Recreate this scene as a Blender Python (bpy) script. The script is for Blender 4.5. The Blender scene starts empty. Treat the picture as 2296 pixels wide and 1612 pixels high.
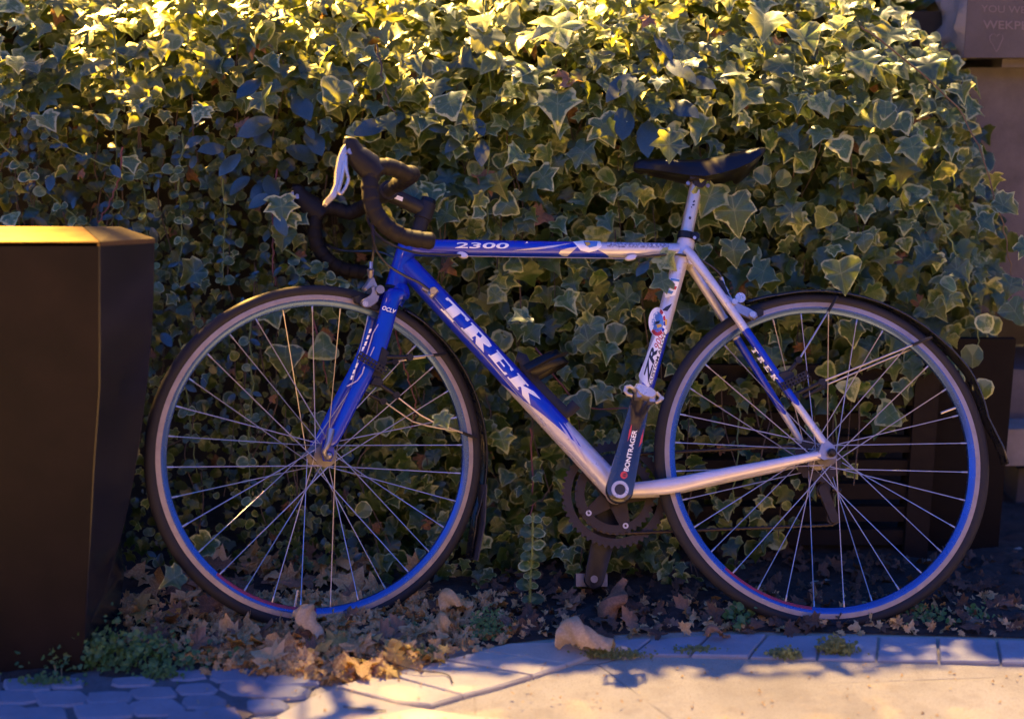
import bpy, bmesh, math, random
import numpy as np
from mathutils import Vector, Matrix
PI = math.pi
rad = math.radians
SC = bpy.context.scene
C = SC.collection

# ------------------------------------------------------------------ camera
FPX, W0, H0 = 2800.0, 2296.0, 1612.0          # focal length and picture size in the same units
PITCH = rad(12.0)
CAMH = 1.0119
cam_d = bpy.data.cameras.new('camera'); cam = bpy.data.objects.new('camera', cam_d); C.objects.link(cam)
cam.location = (0, 0, CAMH); cam.rotation_euler = (PI/2-PITCH, 0, 0)
cam_d.sensor_width = 36.0; cam_d.lens = 36.0*FPX/W0
cam_d.clip_start = 0.05; cam_d.clip_end = 400
cam_d.dof.use_dof = True; cam_d.dof.focus_distance = 2.5; cam_d.dof.aperture_fstop = 1.5
SC.camera = cam

# ------------------------------------------------------------------ world, lamps, exposure
world = bpy.data.worlds.new('World'); SC.world = world; world.use_nodes = True
nt = world.node_tree; nt.nodes.clear()
wo = nt.nodes.new('ShaderNodeOutputWorld'); bg = nt.nodes.new('ShaderNodeBackground')
sky = nt.nodes.new('ShaderNodeTexSky'); sky.sky_type = 'NISHITA'; sky.sun_disc = False
sky.sun_elevation = rad(1.5); sky.sun_rotation = rad(200)
sky.air_density = 1.6; sky.dust_density = 1.5; sky.ozone_density = 4.0
tint = nt.nodes.new('ShaderNodeMix'); tint.data_type = 'RGBA'; tint.blend_type = 'MULTIPLY'
tint.inputs[0].default_value = 1.0
tint.inputs[7].default_value = (0.98, 2.2, 4.9, 1)
nt.links.new(sky.outputs[0], tint.inputs[6]); nt.links.new(tint.outputs[2], bg.inputs[0])
bg.inputs[1].default_value = 0.15
nt.links.new(bg.outputs[0], wo.inputs[0])

LDIR = Vector((0.108, 0.565, 1.0)).normalized()      # towards the street lamp behind the wall, right
sd = bpy.data.lights.new('street_lamp_glow', 'SUN'); so = bpy.data.objects.new('street_lamp_glow', sd); C.objects.link(so)
sd.energy = 2.3; sd.angle = rad(1.2); sd.color = (1.0, 0.69, 0.29)
so.location = LDIR*8; so.rotation_euler = LDIR.to_track_quat('Z', 'Y').to_euler()

ld = bpy.data.lights.new('second_street_lamp', 'SPOT'); lo = bpy.data.objects.new('second_street_lamp', ld); C.objects.link(lo)
ld.energy = 8500; ld.color = (1.0, 0.56, 0.11); ld.shadow_soft_size = 0.09; ld.spot_size = rad(125); ld.spot_blend = 0.3
lo.location = (-2.75, 5.4, 4.55)
lo.rotation_euler = (Vector(lo.location)-Vector((0.2, 2.9, 1.0))).to_track_quat('Z', 'Y').to_euler()

SC.view_settings.view_transform = 'Standard'; SC.view_settings.look = 'None'
SC.view_settings.gamma = 1; SC.view_settings.use_curve_mapping = False
SC.view_settings.exposure = 1.8

# ------------------------------------------------------------------ measuring helpers
_F = Vector((0, math.cos(PITCH), -math.sin(PITCH))); _U = Vector((0, math.sin(PITCH), math.cos(PITCH)))
EYE = Vector((0, 0, CAMH))
def ray(x, y): return Vector(((x-W0/2)/FPX, 0, 0)) + _F - _U*((y-H0/2)/FPX)
def G(x, y, z=0.0):
    d = ray(x, y); return EYE + d*((z-CAMH)/d.z)
def Y(x, y, yy):
    d = ray(x, y); return EYE + d*(yy/d.y)

# bicycle frame of reference: u backwards along the bike, w up, n out of its left side (towards the viewer)
BT = Vector((.11989355, -.192515, -2.47647544))
BR = (Matrix.Rotation(-.00444931, 3, 'Z') @ Matrix.Rotation(.02721515, 3, 'Y') @ Matrix.Rotation(-.19662431, 3, 'X'))
WB = .99544609; STEER = .38386252
CW = Matrix(((1, 0, 0), tuple((0, _U.y, -_F.y)), tuple((0, _U.z, -_F.z))))
MB3 = CW @ BR; TB = CW @ BT + EYE
def bw(P): return MB3 @ Vector(P) + TB            # bike (u,w,n) -> world
EYE_B = MB3.inverted() @ (EYE - TB)
def bray(x, y): return MB3.inverted() @ ray(x, y)
def B(x, y, n=0.0):
    d = bray(x, y); return EYE_B + d*((n-EYE_B.z)/d.z)
RC = Vector((WB/2, 0, 0)); FC = Vector((-WB/2, 0, 0))
HA = rad(73); AX = Vector((math.cos(HA), math.sin(HA), 0)); SB = FC + Vector((.043/math.sin(HA), 0, 0))
S3 = Matrix.Rotation(STEER, 3, AX)
def St(P): return S3 @ (Vector(P)-SB) + SB        # steered -> bike
EYE_S = S3.inverted() @ (EYE_B-SB) + SB
def BS(x, y, n=0.0):
    d = S3.inverted() @ bray(x, y); return EYE_S + d*((n-EYE_S.z)/d.z)
def L(P): return Vector((P[0], -P[2], P[1]+.336)) # bike (u,w,n) -> bicycle object space
def LS(P): return L(St(P))

# ------------------------------------------------------------------ mesh helpers
class Geo:
    def __init__(s): s.v = []; s.f = []; s.m = []; s.a = {}
    def add(s, v, f, m=0):
        o = len(s.v); s.v += [tuple(p) for p in v]; s.f += [tuple(i+o for i in q) for q in f]; s.m += [m]*len(f)
    def tube(s, pts, r, seg=12, m=0, closed=False, caps=True, up=None, tf=None, r2=None):
        pts = [Vector(p) for p in pts]; n = len(pts)
        rs = r if isinstance(r, (list, tuple)) else [r]*n
        rs2 = r2 if isinstance(r2, (list, tuple)) else ([r2]*n if r2 is not None else rs)
        tan = []
        for i in range(n):
            a = pts[(i-1) % n] if (closed or i > 0) else pts[i]; b = pts[(i+1) % n] if (closed or i < n-1) else pts[i]
            t = (b-a); tan.append(t.normalized() if t.length > 1e-9 else Vector((0, 0, 1)))
        N = Vector(up) if up is not None else (Vector((0, 0, 1)) if abs(tan[0].z) < .9 else Vector((1, 0, 0)))
        vs = []; fs = []
        for i in range(n):
            if up is not None: N = Vector(up)
            N = (N - tan[i]*N.dot(tan[i])).normalized(); Bn = tan[i].cross(N)
            for k in range(seg):
                a = 2*PI*k/seg
                vs.append(pts[i] + N*(math.cos(a)*rs[i]) + Bn*(math.sin(a)*rs2[i]))
        for i in range(n if closed else n-1):
            for k in range(seg):
                a = i*seg+k; b = i*seg+(k+1) % seg; j = (i+1) % n
                fs.append((a, b, j*seg+(k+1) % seg, j*seg+k))
        if caps and not closed:
            fs.append(tuple(range(seg))[::-1]); fs.append(tuple((n-1)*seg+k for k in range(seg)))
        if tf: vs = [tf(v) for v in vs]
        s.add(vs, fs, m)
    def plate(s, pts, offs, thick, tf, m=0, bev=0.0):
        """outline pts (u,w) extruded along n from offs to offs+thick, edge eased by bev"""
        n = len(pts); P = [Vector((p[0], p[1])) for p in pts]
        c = sum(P, Vector((0, 0)))/n
        def ring(k, nn): return [tf((c.x+(p.x-c.x)*k, c.y+(p.y-c.y)*k, nn)) for p in P]
        size = max((p-c).length for p in P); k = 1-bev/size if bev else 1
        lv = [ring(k, offs), ring(1, offs+bev), ring(1, offs+thick-bev), ring(k, offs+thick)] if bev else [ring(1, offs), ring(1, offs+thick)]
        vs = [v for r in lv for v in r]; fs = []
        for q in range(len(lv)-1):
            for i in range(n):
                j = (i+1) % n; fs.append((q*n+i, q*n+j, (q+1)*n+j, (q+1)*n+i))
        fs.append(tuple(range(n))[::-1]); fs.append(tuple((len(lv)-1)*n+i for i in range(n)))
        s.add(vs, fs, m)
    def revolve(s, prof, ctr, tf, seg=96, m=0, closed=True):
        """profile (radius, n) turned around the n axis through ctr"""
        k = len(prof); vs = []; fs = []
        for i in range(seg):
            a = 2*PI*i/seg
            for (r, n) in prof: vs.append(tf((ctr[0]+r*math.cos(a), ctr[1]+r*math.sin(a), ctr[2]+n)))
        for i in range(seg):
            j = (i+1) % seg
            for q in range(k if closed else k-1):
                q2 = (q+1) % k; fs.append((i*k+q, j*k+q, j*k+q2, i*k+q2))
        s.add(vs, fs, m)
    def box(s, mn, mx, tf=None, m=0):
        x0, y0, z0 = mn; x1, y1, z1 = mx
        v = [(x0, y0, z0), (x1, y0, z0), (x1, y1, z0), (x0, y1, z0), (x0, y0, z1), (x1, y0, z1), (x1, y1, z1), (x0, y1, z1)]
        if tf: v = [tf(p) for p in v]
        s.add(v, [(3, 2, 1, 0), (4, 5, 6, 7), (0, 1, 5, 4), (1, 2, 6, 5), (2, 3, 7, 6), (3, 0, 4, 7)], m)

def build(name, g, mats, parent=None, smooth=True, sharp=40, label=None, attr=None, fix=True):
    me = bpy.data.meshes.new(name); me.from_pydata(g.v, [], g.f)
    if not isinstance(mats, (list, tuple)): mats = [mats]
    for m in mats: me.materials.append(m)
    me.polygons.foreach_set('material_index', g.m)
    if attr is not None:
        for k, vals in attr.items():
            at = me.attributes.new(k, 'FLOAT', 'POINT'); at.data.foreach_set('value', vals)
    if fix:
        bm = bmesh.new(); bm.from_mesh(me); bmesh.ops.recalc_face_normals(bm, faces=bm.faces); bm.to_mesh(me); bm.free()
    if smooth:
        me.polygons.foreach_set('use_smooth', [True]*len(me.polygons))
        me.set_sharp_from_angle(angle=rad(sharp))
    o = bpy.data.objects.new(name, me); C.objects.link(o)
    if parent is not None: o.parent = parent
    if label: o['label'] = label
    return o
def thing(name, label, cat, loc=(0, 0, 0), group=None):
    o = bpy.data.objects.new(name, None); o.empty_display_size = .1; C.objects.link(o); o.location = loc
    o['label'] = label; o['category'] = cat
    if group: o['group'] = group
    return o
def tag(o, label, cat, group=None):
    o['label'] = label; o['category'] = cat
    if group: o['group'] = group
    return o
def smoothpath(pts, n=8):
    """Catmull-Rom through pts"""
    P = [Vector(p) for p in pts]; P = [P[0]*2-P[1]] + P + [P[-1]*2-P[-2]]; out = []
    for i in range(1, len(P)-2):
        for k in range(n):
            t = k/n; a, b, c, d = P[i-1], P[i], P[i+1], P[i+2]
            out.append(0.5*((2*b)+(c-a)*t+(2*a-5*b+4*c-d)*t*t+(3*b-a-3*c+d)*t*t*t))
    out.append(P[-2]); return out
def lerp(a, b, t): return a+(b-a)*t
def interp(xs, ys, x): return float(np.interp(x, xs, ys))

# ------------------------------------------------------------------ materials
def newmat(name):
    m = bpy.data.materials.new(name); m.use_nodes = True; t = m.node_tree
    return m, t, t.nodes['Principled BSDF'], t.nodes['Material Output']
def nd(t, typ, **kw):
    n = t.nodes.new(typ)
    for k, v in kw.items():
        if k in ('op',): n.operation = v
        elif hasattr(n, k): setattr(n, k, v)
        else: n.inputs[k].default_value = v
    return n
def rgba(c): return (c[0], c[1], c[2], 1)
def ramp(t, fac, stops, interp='LINEAR'):
    r = t.nodes.new('ShaderNodeValToRGB'); r.color_ramp.interpolation = interp
    while len(r.color_ramp.elements) < len(stops): r.color_ramp.elements.new(.5)
    for e, (p, c) in zip(r.color_ramp.elements, stops): e.position = p; e.color = rgba(c) if len(c) == 3 else c
    t.links.new(fac, r.inputs[0]); return r.outputs[0]
def mix(t, fac, a, b, mode='MIX'):
    n = t.nodes.new('ShaderNodeMix'); n.data_type = 'RGBA'; n.blend_type = mode
    for sock, v in ((n.inputs[0], fac), (n.inputs[6], a), (n.inputs[7], b)):
        if hasattr(v, 'links') or hasattr(v, 'is_linked'): t.links.new(v, sock)
        elif isinstance(v, (int, float)): sock.default_value = v
        else: sock.default_value = rgba(v)
    return n.outputs[2]
def noise(t, scale, detail=4, rough=.6, vec=None, dist=0.0):
    n = t.nodes.new('ShaderNodeTexNoise'); n.inputs['Scale'].default_value = scale; n.inputs['Detail'].default_value = detail
    n.inputs['Roughness'].default_value = rough; n.inputs['Distortion'].default_value = dist
    if vec is None:
        tc = t.nodes.new('ShaderNodeTexCoord'); vec = tc.outputs['Object']
    t.links.new(vec, n.inputs['Vector']); return n.outputs['Fac']
def bump(t, height, strength, dist, bs):
    b = t.nodes.new('ShaderNodeBump'); b.inputs['Strength'].default_value = strength; b.inputs['Distance'].default_value = dist
    t.links.new(height, b.inputs['Height']); t.links.new(b.outputs[0], bs.inputs['Normal']); return b
def mathn(t, op, a, b=None):
    n = t.nodes.new('ShaderNodeMath'); n.operation = op
    for s, v in ((n.inputs[0], a), (n.inputs[1], b)):
        if v is None: continue
        if isinstance(v, (int, float)): s.default_value = v
        else: t.links.new(v, s)
    return n.outputs[0]
def pmat(name, base, rough=.5, metal=0.0, coat=0.0, dirt=.15, dscale=30, bmp=0.0, bscale=300, dcol=None, spec=.5):
    m, t, bs, out = newmat(name)
    nz = noise(t, dscale, 5, .65)
    dc = dcol if dcol else tuple(c*.45 for c in base)
    fac = ramp(t, nz, [(.42, (0, 0, 0)), (.72, (1, 1, 1))])
    f2 = mathn(t, 'MULTIPLY', fac, dirt)
    t.links.new(mix(t, f2, base, dc), bs.inputs['Base Color'])
    t.links.new(mathn(t, 'ADD', mathn(t, 'MULTIPLY', nz, .25*min(1, rough+.3)), rough-.1), bs.inputs['Roughness'])
    bs.inputs['Metallic'].default_value = metal; bs.inputs['Coat Weight'].default_value = coat
    bs.inputs['Coat Roughness'].default_value = .12; bs.inputs['Specular IOR Level'].default_value = spec
    if bmp: bump(t, noise(t, bscale, 3), bmp, .001, bs)
    return m

M = {}
M['silver'] = pmat('silver_paint', (.66, .62, .66), .33, .25, .4, .25, 25)
M['blue'] = pmat('blue_paint', (.003, .024, .46), .25, .0, .8, .2, 25)
M['white'] = pmat('white_decal', (.94, .94, .94), .35, 0, .2, .12, 40)
M['red'] = pmat('red_decal', (.55, .04, .03), .35, 0, .2, .15, 40)
M['yellow'] = pmat('yellow_decal', (.75, .45, .04), .35, 0, .2, .15, 40)
M['lightblue'] = pmat('pale_blue_decal', (.10, .26, .62), .35, 0, .2, .2, 60)
M['ink'] = pmat('dark_decal', (.02, .02, .03), .4, 0, 0, .1, 40)
M['stripe'] = pmat('pinstripe', (.50, .45, .62), .35, .2, .2, .1, 40)
M['tyre'] = pmat('tyre_rubber', (.022, .021, .024), .6, 0, 0, .5, 14, .4, 500, (.04, .034, .032), spec=.22)
M['tread'] = M['tyre']
M['rimtrack'] = pmat('brake_track_metal', (.34, .29, .29), .45, .5, 0, .35, 40, .2, 900)
M['rimblack'] = pmat('rim_anodised', (.05, .11, .32), .30, .7, .4, .15, 14)
M['rimred'] = pmat('rim_red_sticker', (.28, .02, .04), .35, 0, .3, .1, 30)
M['spoke'] = pmat('spoke_steel', (.55, .52, .56), .34, .85, 0, .4, 9, 0, 300, (.3, .22, .16))
M['steel'] = pmat('polished_alloy', (.55, .51, .50), .30, .65, 0, .2, 18)
M['satin'] = pmat('satin_alloy', (.36, .35, .40), .38, .8, 0, .45, 25, 0, 300, (.10, .08, .07))
M['hub'] = pmat('grimy_hub_alloy', (.17, .16, .17), .4, .7, 0, .5, 40, 0, 300, (.06, .05, .04))
M['rust'] = pmat('grimy_chain_steel', (.045, .038, .036), .45, .7, 0, .6, 90, .3, 600, (.05, .03, .02))
M['black'] = pmat('black_plastic', (.018, .018, .022), .42, 0, 0, .3, 40, .15, 500, (.05, .045, .045), spec=.22)
M['gloss'] = pmat('glossy_black_vinyl', (.006, .006, .008), .42, 0, .06, .2, 30, spec=.3)
M['carbon'] = pmat('carbon_black', (.022, .022, .028), .25, 0, .7, .2, 60)
M['tape'] = pmat('bar_tape', (.012, .011, .012), .6, 0, 0, .3, 60, .5, 700, (.025, .02, .018), spec=.22)
M['hood'] = pmat('hood_rubber', (.014, .013, .016), .5, 0, 0, .3, 60, .3, 900, spec=.22)
M['cable'] = pmat('cable_housing', (.02, .02, .025), .35, 0, .2, .2, 60)
M['fender'] = pmat('fender_plastic', (.014, .015, .02), .3, 0, .3, .35, 30, 0, 300, (.05, .045, .04))

def paint_mat(name, a=(.62, .60, .66), b=(.003, .024, .46)):
    """two-colour lacquer, boundary from the 'paint' attribute"""
    m, t, bs, out = newmat(name)
    at = t.nodes.new('ShaderNodeAttribute'); at.attribute_name = 'paint'
    f = ramp(t, mathn(t, 'ADD', mathn(t, 'MULTIPLY', at.outputs['Fac'], .5), .5), [(0, (0, 0, 0)), (.495, (0, 0, 0)), (.505, (1, 1, 1)), (1, (1, 1, 1))])
    nz = noise(t, 40, 5, .7); ch = noise(t, 260, 2, .5)
    dirt = ramp(t, nz, [(.5, (0, 0, 0)), (.8, (1, 1, 1))])
    base = mix(t, f, a, b)
    base = mix(t, mathn(t, 'MULTIPLY', dirt, .3), base, (.12, .10, .10))
    chip = ramp(t, ch, [(.74, (0, 0, 0)), (.76, (1, 1, 1))])
    base = mix(t, mathn(t, 'MULTIPLY', chip, .5), base, (.3, .28, .3))
    t.links.new(base, bs.inputs['Base Color'])
    t.links.new(mathn(t, 'MULTIPLY', mathn(t, 'SUBTRACT', 1.0, f), .3), bs.inputs['Metallic'])
    t.links.new(mathn(t, 'ADD', mathn(t, 'MULTIPLY', nz, .2), .2), bs.inputs['Roughness'])
    bs.inputs['Coat Weight'].default_value = .6; bs.inputs['Coat Roughness'].default_value = .1
    return m
M['frame'] = paint_mat('frame_lacquer')
M['white_sil'] = M['silver']

# ================================================================== BICYCLE
bike = thing('bicycle', 'blue and silver racing bicycle with drop handlebars leaning against the ivy hedge', 'bicycle')
rotm = Matrix((MB3 @ Vector((1, 0, 0)), MB3 @ Vector((0, 0, -1)), MB3 @ Vector((0, 1, 0)))).transposed()
bike.matrix_world = Matrix.Translation(bw((0, -.336, 0))) @ rotm.to_4x4()

# ---- frame tubes with painted boundary
def ftube(g, att, a, b, ra, rb, fn, nseg=160, seg=40, flat=1.0, bulge=None):
    """tube from a to b in bike coords; fn(s,c) -> paint value, c = -1 bottom .. 1 top, side = n sign"""
    a = Vector(a); b = Vector(b); t = (b-a).normalized(); N = Vector((-t.y, t.x, 0))
    if N.y < 0: N = -N
    if abs(t.y) > .9: N = Vector((t.y, -t.x, 0)).normalized()*(-1 if t.y > 0 else 1)   # near vertical tubes: c=-1 front .. 1 back
    N = N.normalized(); Z = t.cross(N).normalized()
    vs = []; fs = []
    for i in range(nseg+1):
        s = i/nseg; p = a.lerp(b, s); r = lerp(ra, rb, s)*(bulge(s) if bulge else 1)
        for k in range(seg):
            q = 2*PI*k/seg; c = math.cos(q)
            vs.append(L(p + N*(c*r) + Z*(math.sin(q)*r*flat)))
            att.append(max(-1, min(1, fn(s, c)*12)))
    for i in range(nseg):
        for k in range(seg): fs.append((i*seg+k, i*seg+(k+1) % seg, (i+1)*seg+(k+1) % seg, (i+1)*seg+k))
    fs.append(tuple(range(seg))[::-1]); fs.append(tuple(nseg*seg+k for k in range(seg)))
    g.add(vs, fs)
def paint_tube(name, *a, **k):
    g = Geo(); att = []; ftube(g, att, *a, **k)
    return build(name, g, M['frame'], bike, attr={'paint': att})

BB = Vector((RC.x-.415*math.cos(math.asin(.07/.415)), -.070, 0))
HT_top = B(917, 541); HT_bot = B(886.5, 646)
axd = (HT_top-HT_bot).normalized()
TT_a = B(925, 556); TT_b = B(1527, 562)
DT_a = B(912, 596); DT_b = Vector((BB.x-.004, BB.y+.006, 0))
ST_a = B(1537, 541); ST_b = Vector((BB.x, BB.y, 0))
top_r = .0168; dt_r0, dt_r1 = .0225, .0245; st_r = .0162
tt = paint_tube('top_tube', TT_a, TT_b, .0178, .0150, lambda s, c: interp([-1, -.5, 0, .5, 1], [.73, .70, .66, .60, .59], c)-s)
dt = paint_tube('down_tube', DT_a, DT_b, dt_r0, dt_r1, lambda s, c: interp([-1, -.75, -.35, -.05, .1, .3, .55, 1], [.50, .58, .66, .76, .84, .80, .74, .74], c)-s, nseg=240)
stt = paint_tube('seat_tube', ST_a, ST_b, .0162, .0168, lambda s, c: s-interp([-1, -.3, 0, .5, 1], [.36, .40, .52, .58, .60], c))
htb = paint_tube('head_tube', HT_bot, HT_top+axd*.006, .0215, .0195, lambda s, c: 1, nseg=12)
g = Geo(); g.tube([L(BB+Vector((0, 0, -.034))), L(BB+Vector((0, 0, .034)))], .0215, 28); build('bottom_bracket_shell', g, M['silver'], bike)
g = Geo(); g.tube([L(HT_bot-axd*.001), L(HT_bot-axd*.006)], .0208, 32); build('headset_ring', g, M['black'], bike)
# lug swelling where the seat stays meet the seat tube
g = Geo(); g.tube([L(B(1540, 537)), L(B(1537, 548)), L(B(1532, 572)), L(B(1527, 592))], [.0172, .0185, .0178, .0165], 28); build('seat_lug', g, M['silver'], bike)
for sg in (1, -1):
    pts = [B(1536, 566, 0)+Vector((0, 0, .016*sg)), B(1560, 600, 0)+Vector((0, 0, .026*sg)), B(1650, 732, 0)+Vector((0, 0, .040*sg)), Vector((RC.x-.012, .020, .062*sg))]
    pts = smoothpath(pts, 30); n = len(pts); g = Geo(); att = []
    rr = [interp([0, .2, .7, 1], [.0105, .0103, .0085, .0068], i/(n-1)) for i in range(n)]
    seg = 24
    g.tube([L(p) for p in pts], rr, seg, up=(0, -1, 0))
    att = [max(-1, min(1, (min((i/(n-1))-.695, .875+.03*math.cos(2*PI*k/seg)-(i/(n-1))))*60)) for i in range(n) for k in range(seg)]
    build('seat_stay', g, M['frame'], bike, attr={'paint': att})
    pts = smoothpath([Vector((BB.x+.010, BB.y+.002, .022*sg)), Vector((BB.x+.10, BB.y+.010, .030*sg)), Vector((BB.x+.20, BB.y+.030, .042*sg)), Vector((RC.x-.02, -.003, .062*sg))], 10)
    n = len(pts); g = Geo()
    g.tube([L(p) for p in pts], [interp([0, .3, .6, 1], [.0125, .0158, .0138, .0082], i/(n-1)) for i in range(n)], 24, r2=[interp([0, .3, .6, 1], [.0095, .009, .0095, .0070], i/(n-1)) for i in range(n)], up=(0, 0, 1))
    build('chain_stay', g, M['silver'], bike)
    # dropout plate
    g = Geo(); c = RC
    out = [(c.x-.028, -.008), (c.x-.018, .020), (c.x-.006, .026), (c.x+.008, .014), (c.x+.012, -.002), (c.x+.007, -.012), (c.x-.006, -.012), (c.x-.014, -.014)]
    g.plate(out, .062 if sg > 0 else -.068, .006, L, bev=.001); build('dropout', g, M['satin'], bike)
g = Geo(); g.tube([L(B(1548, 592)+Vector((0, 0, -.024))), L(B(1548, 592)+Vector((0, 0, .024)))], .008, 14); build('stay_bridge', g, M['silver'], bike)
# cable stop bosses
def blob(name, px, n, a, b, mat, rot=0, thick=.008, tf=L):
    c = B(px[0], px[1], n); g = Geo(); pts = []
    for k in range(14):
        q = 2*PI*k/14; x = a*math.cos(q); y = b*math.sin(q); pts.append((c.x+x*math.cos(rot)-y*math.sin(rot), c.y+x*math.sin(rot)+y*math.cos(rot)))
    g.plate(pts, n-thick/2, thick, tf, bev=thick*.3); return build(name, g, mat, bike)
blob('cable_stop', (1037, 572), .013, .012, .007, M['silver'], -.3)
blob('cable_stop', (1415, 578), .012, .013, .006, M['silver'], .25)

# ---- decals laid on the tubes
def on_tube(a, b, ra, rb, lift=.0006, flat=1.0):
    """returns a function: picture point -> point on the near side of the tube"""
    a = Vector(a); b = Vector(b); t = (b-a).normalized(); ln = (b-a).length
    def f(x, y):
        d = bray(x, y).normalized(); o = EYE_B
        r = (ra+rb)/2
        for _ in range(3):
            w = o-a; dd = d-t*d.dot(t); ww = w-t*w.dot(t)
            A = dd.dot(dd); Bq = 2*dd.dot(ww); Cq = ww.dot(ww)-(r+lift)**2
            disc = Bq*Bq-4*A*Cq
            k = (-Bq-math.sqrt(disc))/(2*A) if disc > 0 else -Bq/(2*A)
            p = o+d*k; s = max(0, min(1, (p-a).dot(t)/ln)); r = lerp(ra, rb, s)
        return p
    return f
def flat_n(n, tf=B): return lambda x, y: tf(x, y, n)
def decal(name, polys, proj, mat, parent, tf=L, step=4.0, label=None):
    """polys: outlines in picture units, projected onto the surface of the thing that carries them"""
    bm = bmesh.new()
    for poly in polys:
        vs = [bm.verts.new((p[0], p[1], 0)) for p in poly]
        try: bm.faces.new(vs)
        except ValueError: pass
    bmesh.ops.triangulate(bm, faces=bm.faces[:], ngon_method='EAR_CLIP')
    xs = [v.co.x for v in bm.verts]; ys = [v.co.y for v in bm.verts]
    for ax, lo_, hi in ((0, min(xs), max(xs)), (1, min(ys), max(ys))):
        k = lo_+step
        while k < hi:
            co = (k, 0, 0) if ax == 0 else (0, k, 0); no = (1, 0, 0) if ax == 0 else (0, 1, 0)
            bmesh.ops.bisect_plane(bm, geom=bm.verts[:]+bm.edges[:]+bm.faces[:], plane_co=co, plane_no=no); k += step
    g = Geo(); bm.verts.index_update()
    v = [tf(proj(q.co.x, q.co.y)) for q in bm.verts]; f = [[q.index for q in fc.verts] for fc in bm.faces]
    bm.free(); g.add(v, f)
    o = build(name, g, mat, parent, smooth=True, sharp=80, fix=False)
    if label: o['label'] = label
    return o
def text_polys(txt, org, ex, ey, bold=.02, shear=0.0):
    """built-in font outlines as polygons, mapped onto the parallelogram org, ex, ey"""
    cu = bpy.data.curves.new('lettering', 'FONT'); cu.body = txt; cu.offset = bold; cu.shear = shear; cu.resolution_u = 3; cu.fill_mode = 'FRONT'
    ob = bpy.data.objects.new('lettering', cu); C.objects.link(ob); dg = bpy.context.evaluated_depsgraph_get()
    me = ob.evaluated_get(dg).to_mesh(); V = [tuple(v.co) for v in me.vertices]; Fs = [list(p.vertices) for p in me.polygons]
    ob.evaluated_get(dg).to_mesh_clear(); bpy.data.objects.remove(ob); bpy.data.curves.remove(cu)
    x0 = min(v[0] for v in V); x1 = max(v[0] for v in V); y0 = min(v[1] for v in V); y1 = max(v[1] for v in V)
    def mp(i):
        a = (V[i][0]-x0)/(x1-x0); b = (V[i][1]-y0)/(y1-y0); return (org[0]+ex[0]*a+ey[0]*b, org[1]+ex[1]*a+ey[1]*b)
    return [[mp(i) for i in f] for f in Fs]
LET = {
 'T': [[(0, 1), (0, .78), (.08, .78), (.12, .86), (.30, .86), (.30, .12), (.2, .12), (.2, 0), (.76, 0), (.76, .12), (.66, .12), (.66, .86), (.86, .86), (.9, .78), (1, .78), (1, 1)]],
 'R': [[(0, 1), (0, .88), (.08, .88), (.08, .12), (0, .12), (0, 0), (.5, 0), (.5, .12), (.42, .12), (.42, .42), (.46, .42), (.64, 0), (1, 0), (.74, .47), (.93, .62), (.93, .86), (.70, 1)]],
 'E': [[(0, 1), (0, .88), (.08, .88), (.08, .12), (0, .12), (0, 0), (1, 0), (1, .28), (.93, .28), (.85, .12), (.42, .12), (.42, .44), (.7, .44), (.7, .58), (.42, .58), (.42, .88), (.82, .88), (.9, .74), (.98, .74), (.98, 1)]],
 'K': [[(0, 1), (0, .88), (.08, .88), (.08, .12), (0, .12), (0, 0), (.5, 0), (.5, .12), (.42, .12), (.42, .36), (.47, .38), (.70, 0), (1.08, 0), (.70, .56), (1.05, 1), (.72, 1), (.42, .6), (.42, .88), (.5, .88), (.5, 1)]]}
def slab(ch, o, ex, ey): return [[(o[0]+ex[0]*a+ey[0]*b, o[1]+ex[1]*a+ey[1]*b) for a, b in p] for p in LET[ch]]
pj = on_tube(DT_a, DT_b, dt_r0, dt_r1)
for ch, o, ex, ey in (('T', (977, 684), (50, 51), (27, -18)), ('R', (1033, 735.5), (52, 55), (25, -13)), ('E', (1094, 795.5), (38, 46), (21, -11.5)), ('K', (1136.5, 846), (49, 57), (25, -10))):
    decal('letter', slab(ch, o, ex, ey), pj, M['white'], dt)
decal('letter_counter', [[(1068, 750), (1073, 744), (1081, 753), (1077, 758)]], on_tube(DT_a, DT_b, dt_r0, dt_r1, .0011), M['blue'], dt)
decal('pinstripe', [[(1262, 946), (1278, 962), (1294, 990), (1307, 1018), (1322, 1050), (1310, 1022), (1294, 996), (1276, 968)],
                    [(1252, 944), (1270, 966), (1288, 996), (1300, 1022), (1290, 1003), (1270, 975)]], pj, M['stripe'], dt)
pt = on_tube(TT_a, TT_b, .0178, .0150)
decal('model_number', text_polys('2300', (1020, 556.5), (121, 1.5), (0, -13), .02, .12), pt, M['white'], tt)
decal('pinstripe', [[(1150, 562), (1200, 558.5), (1240, 553), (1283, 545), (1240, 555), (1200, 560)],
                    [(1253, 569), (1257, 562), (1272, 557), (1296, 553), (1280, 559), (1266, 564), (1263, 570), (1272, 575), (1260, 574)]], pt, M['silver'], tt)
decal('sticker', [[(1285, 542), (1312, 540), (1346, 541), (1350, 552), (1338, 562), (1320, 566), (1302, 562)]], on_tube(TT_a, TT_b, .0178, .0150, .0009), M['white'], tt)
decal('sticker_picture', [[(1308, 541), (1340, 542), (1338, 552), (1322, 556), (1312, 550)]], on_tube(TT_a, TT_b, .0178, .0150, .0013), M['lightblue'], tt)
decal('sticker_picture', [[(1310, 543), (1322, 543), (1324, 549), (1316, 552)]], on_tube(TT_a, TT_b, .0178, .0150, .0017), M['yellow'], tt)
m, t_, bs, _o = newmat('scratched_foil'); nz = noise(t_, 220, 6, .8)
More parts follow.
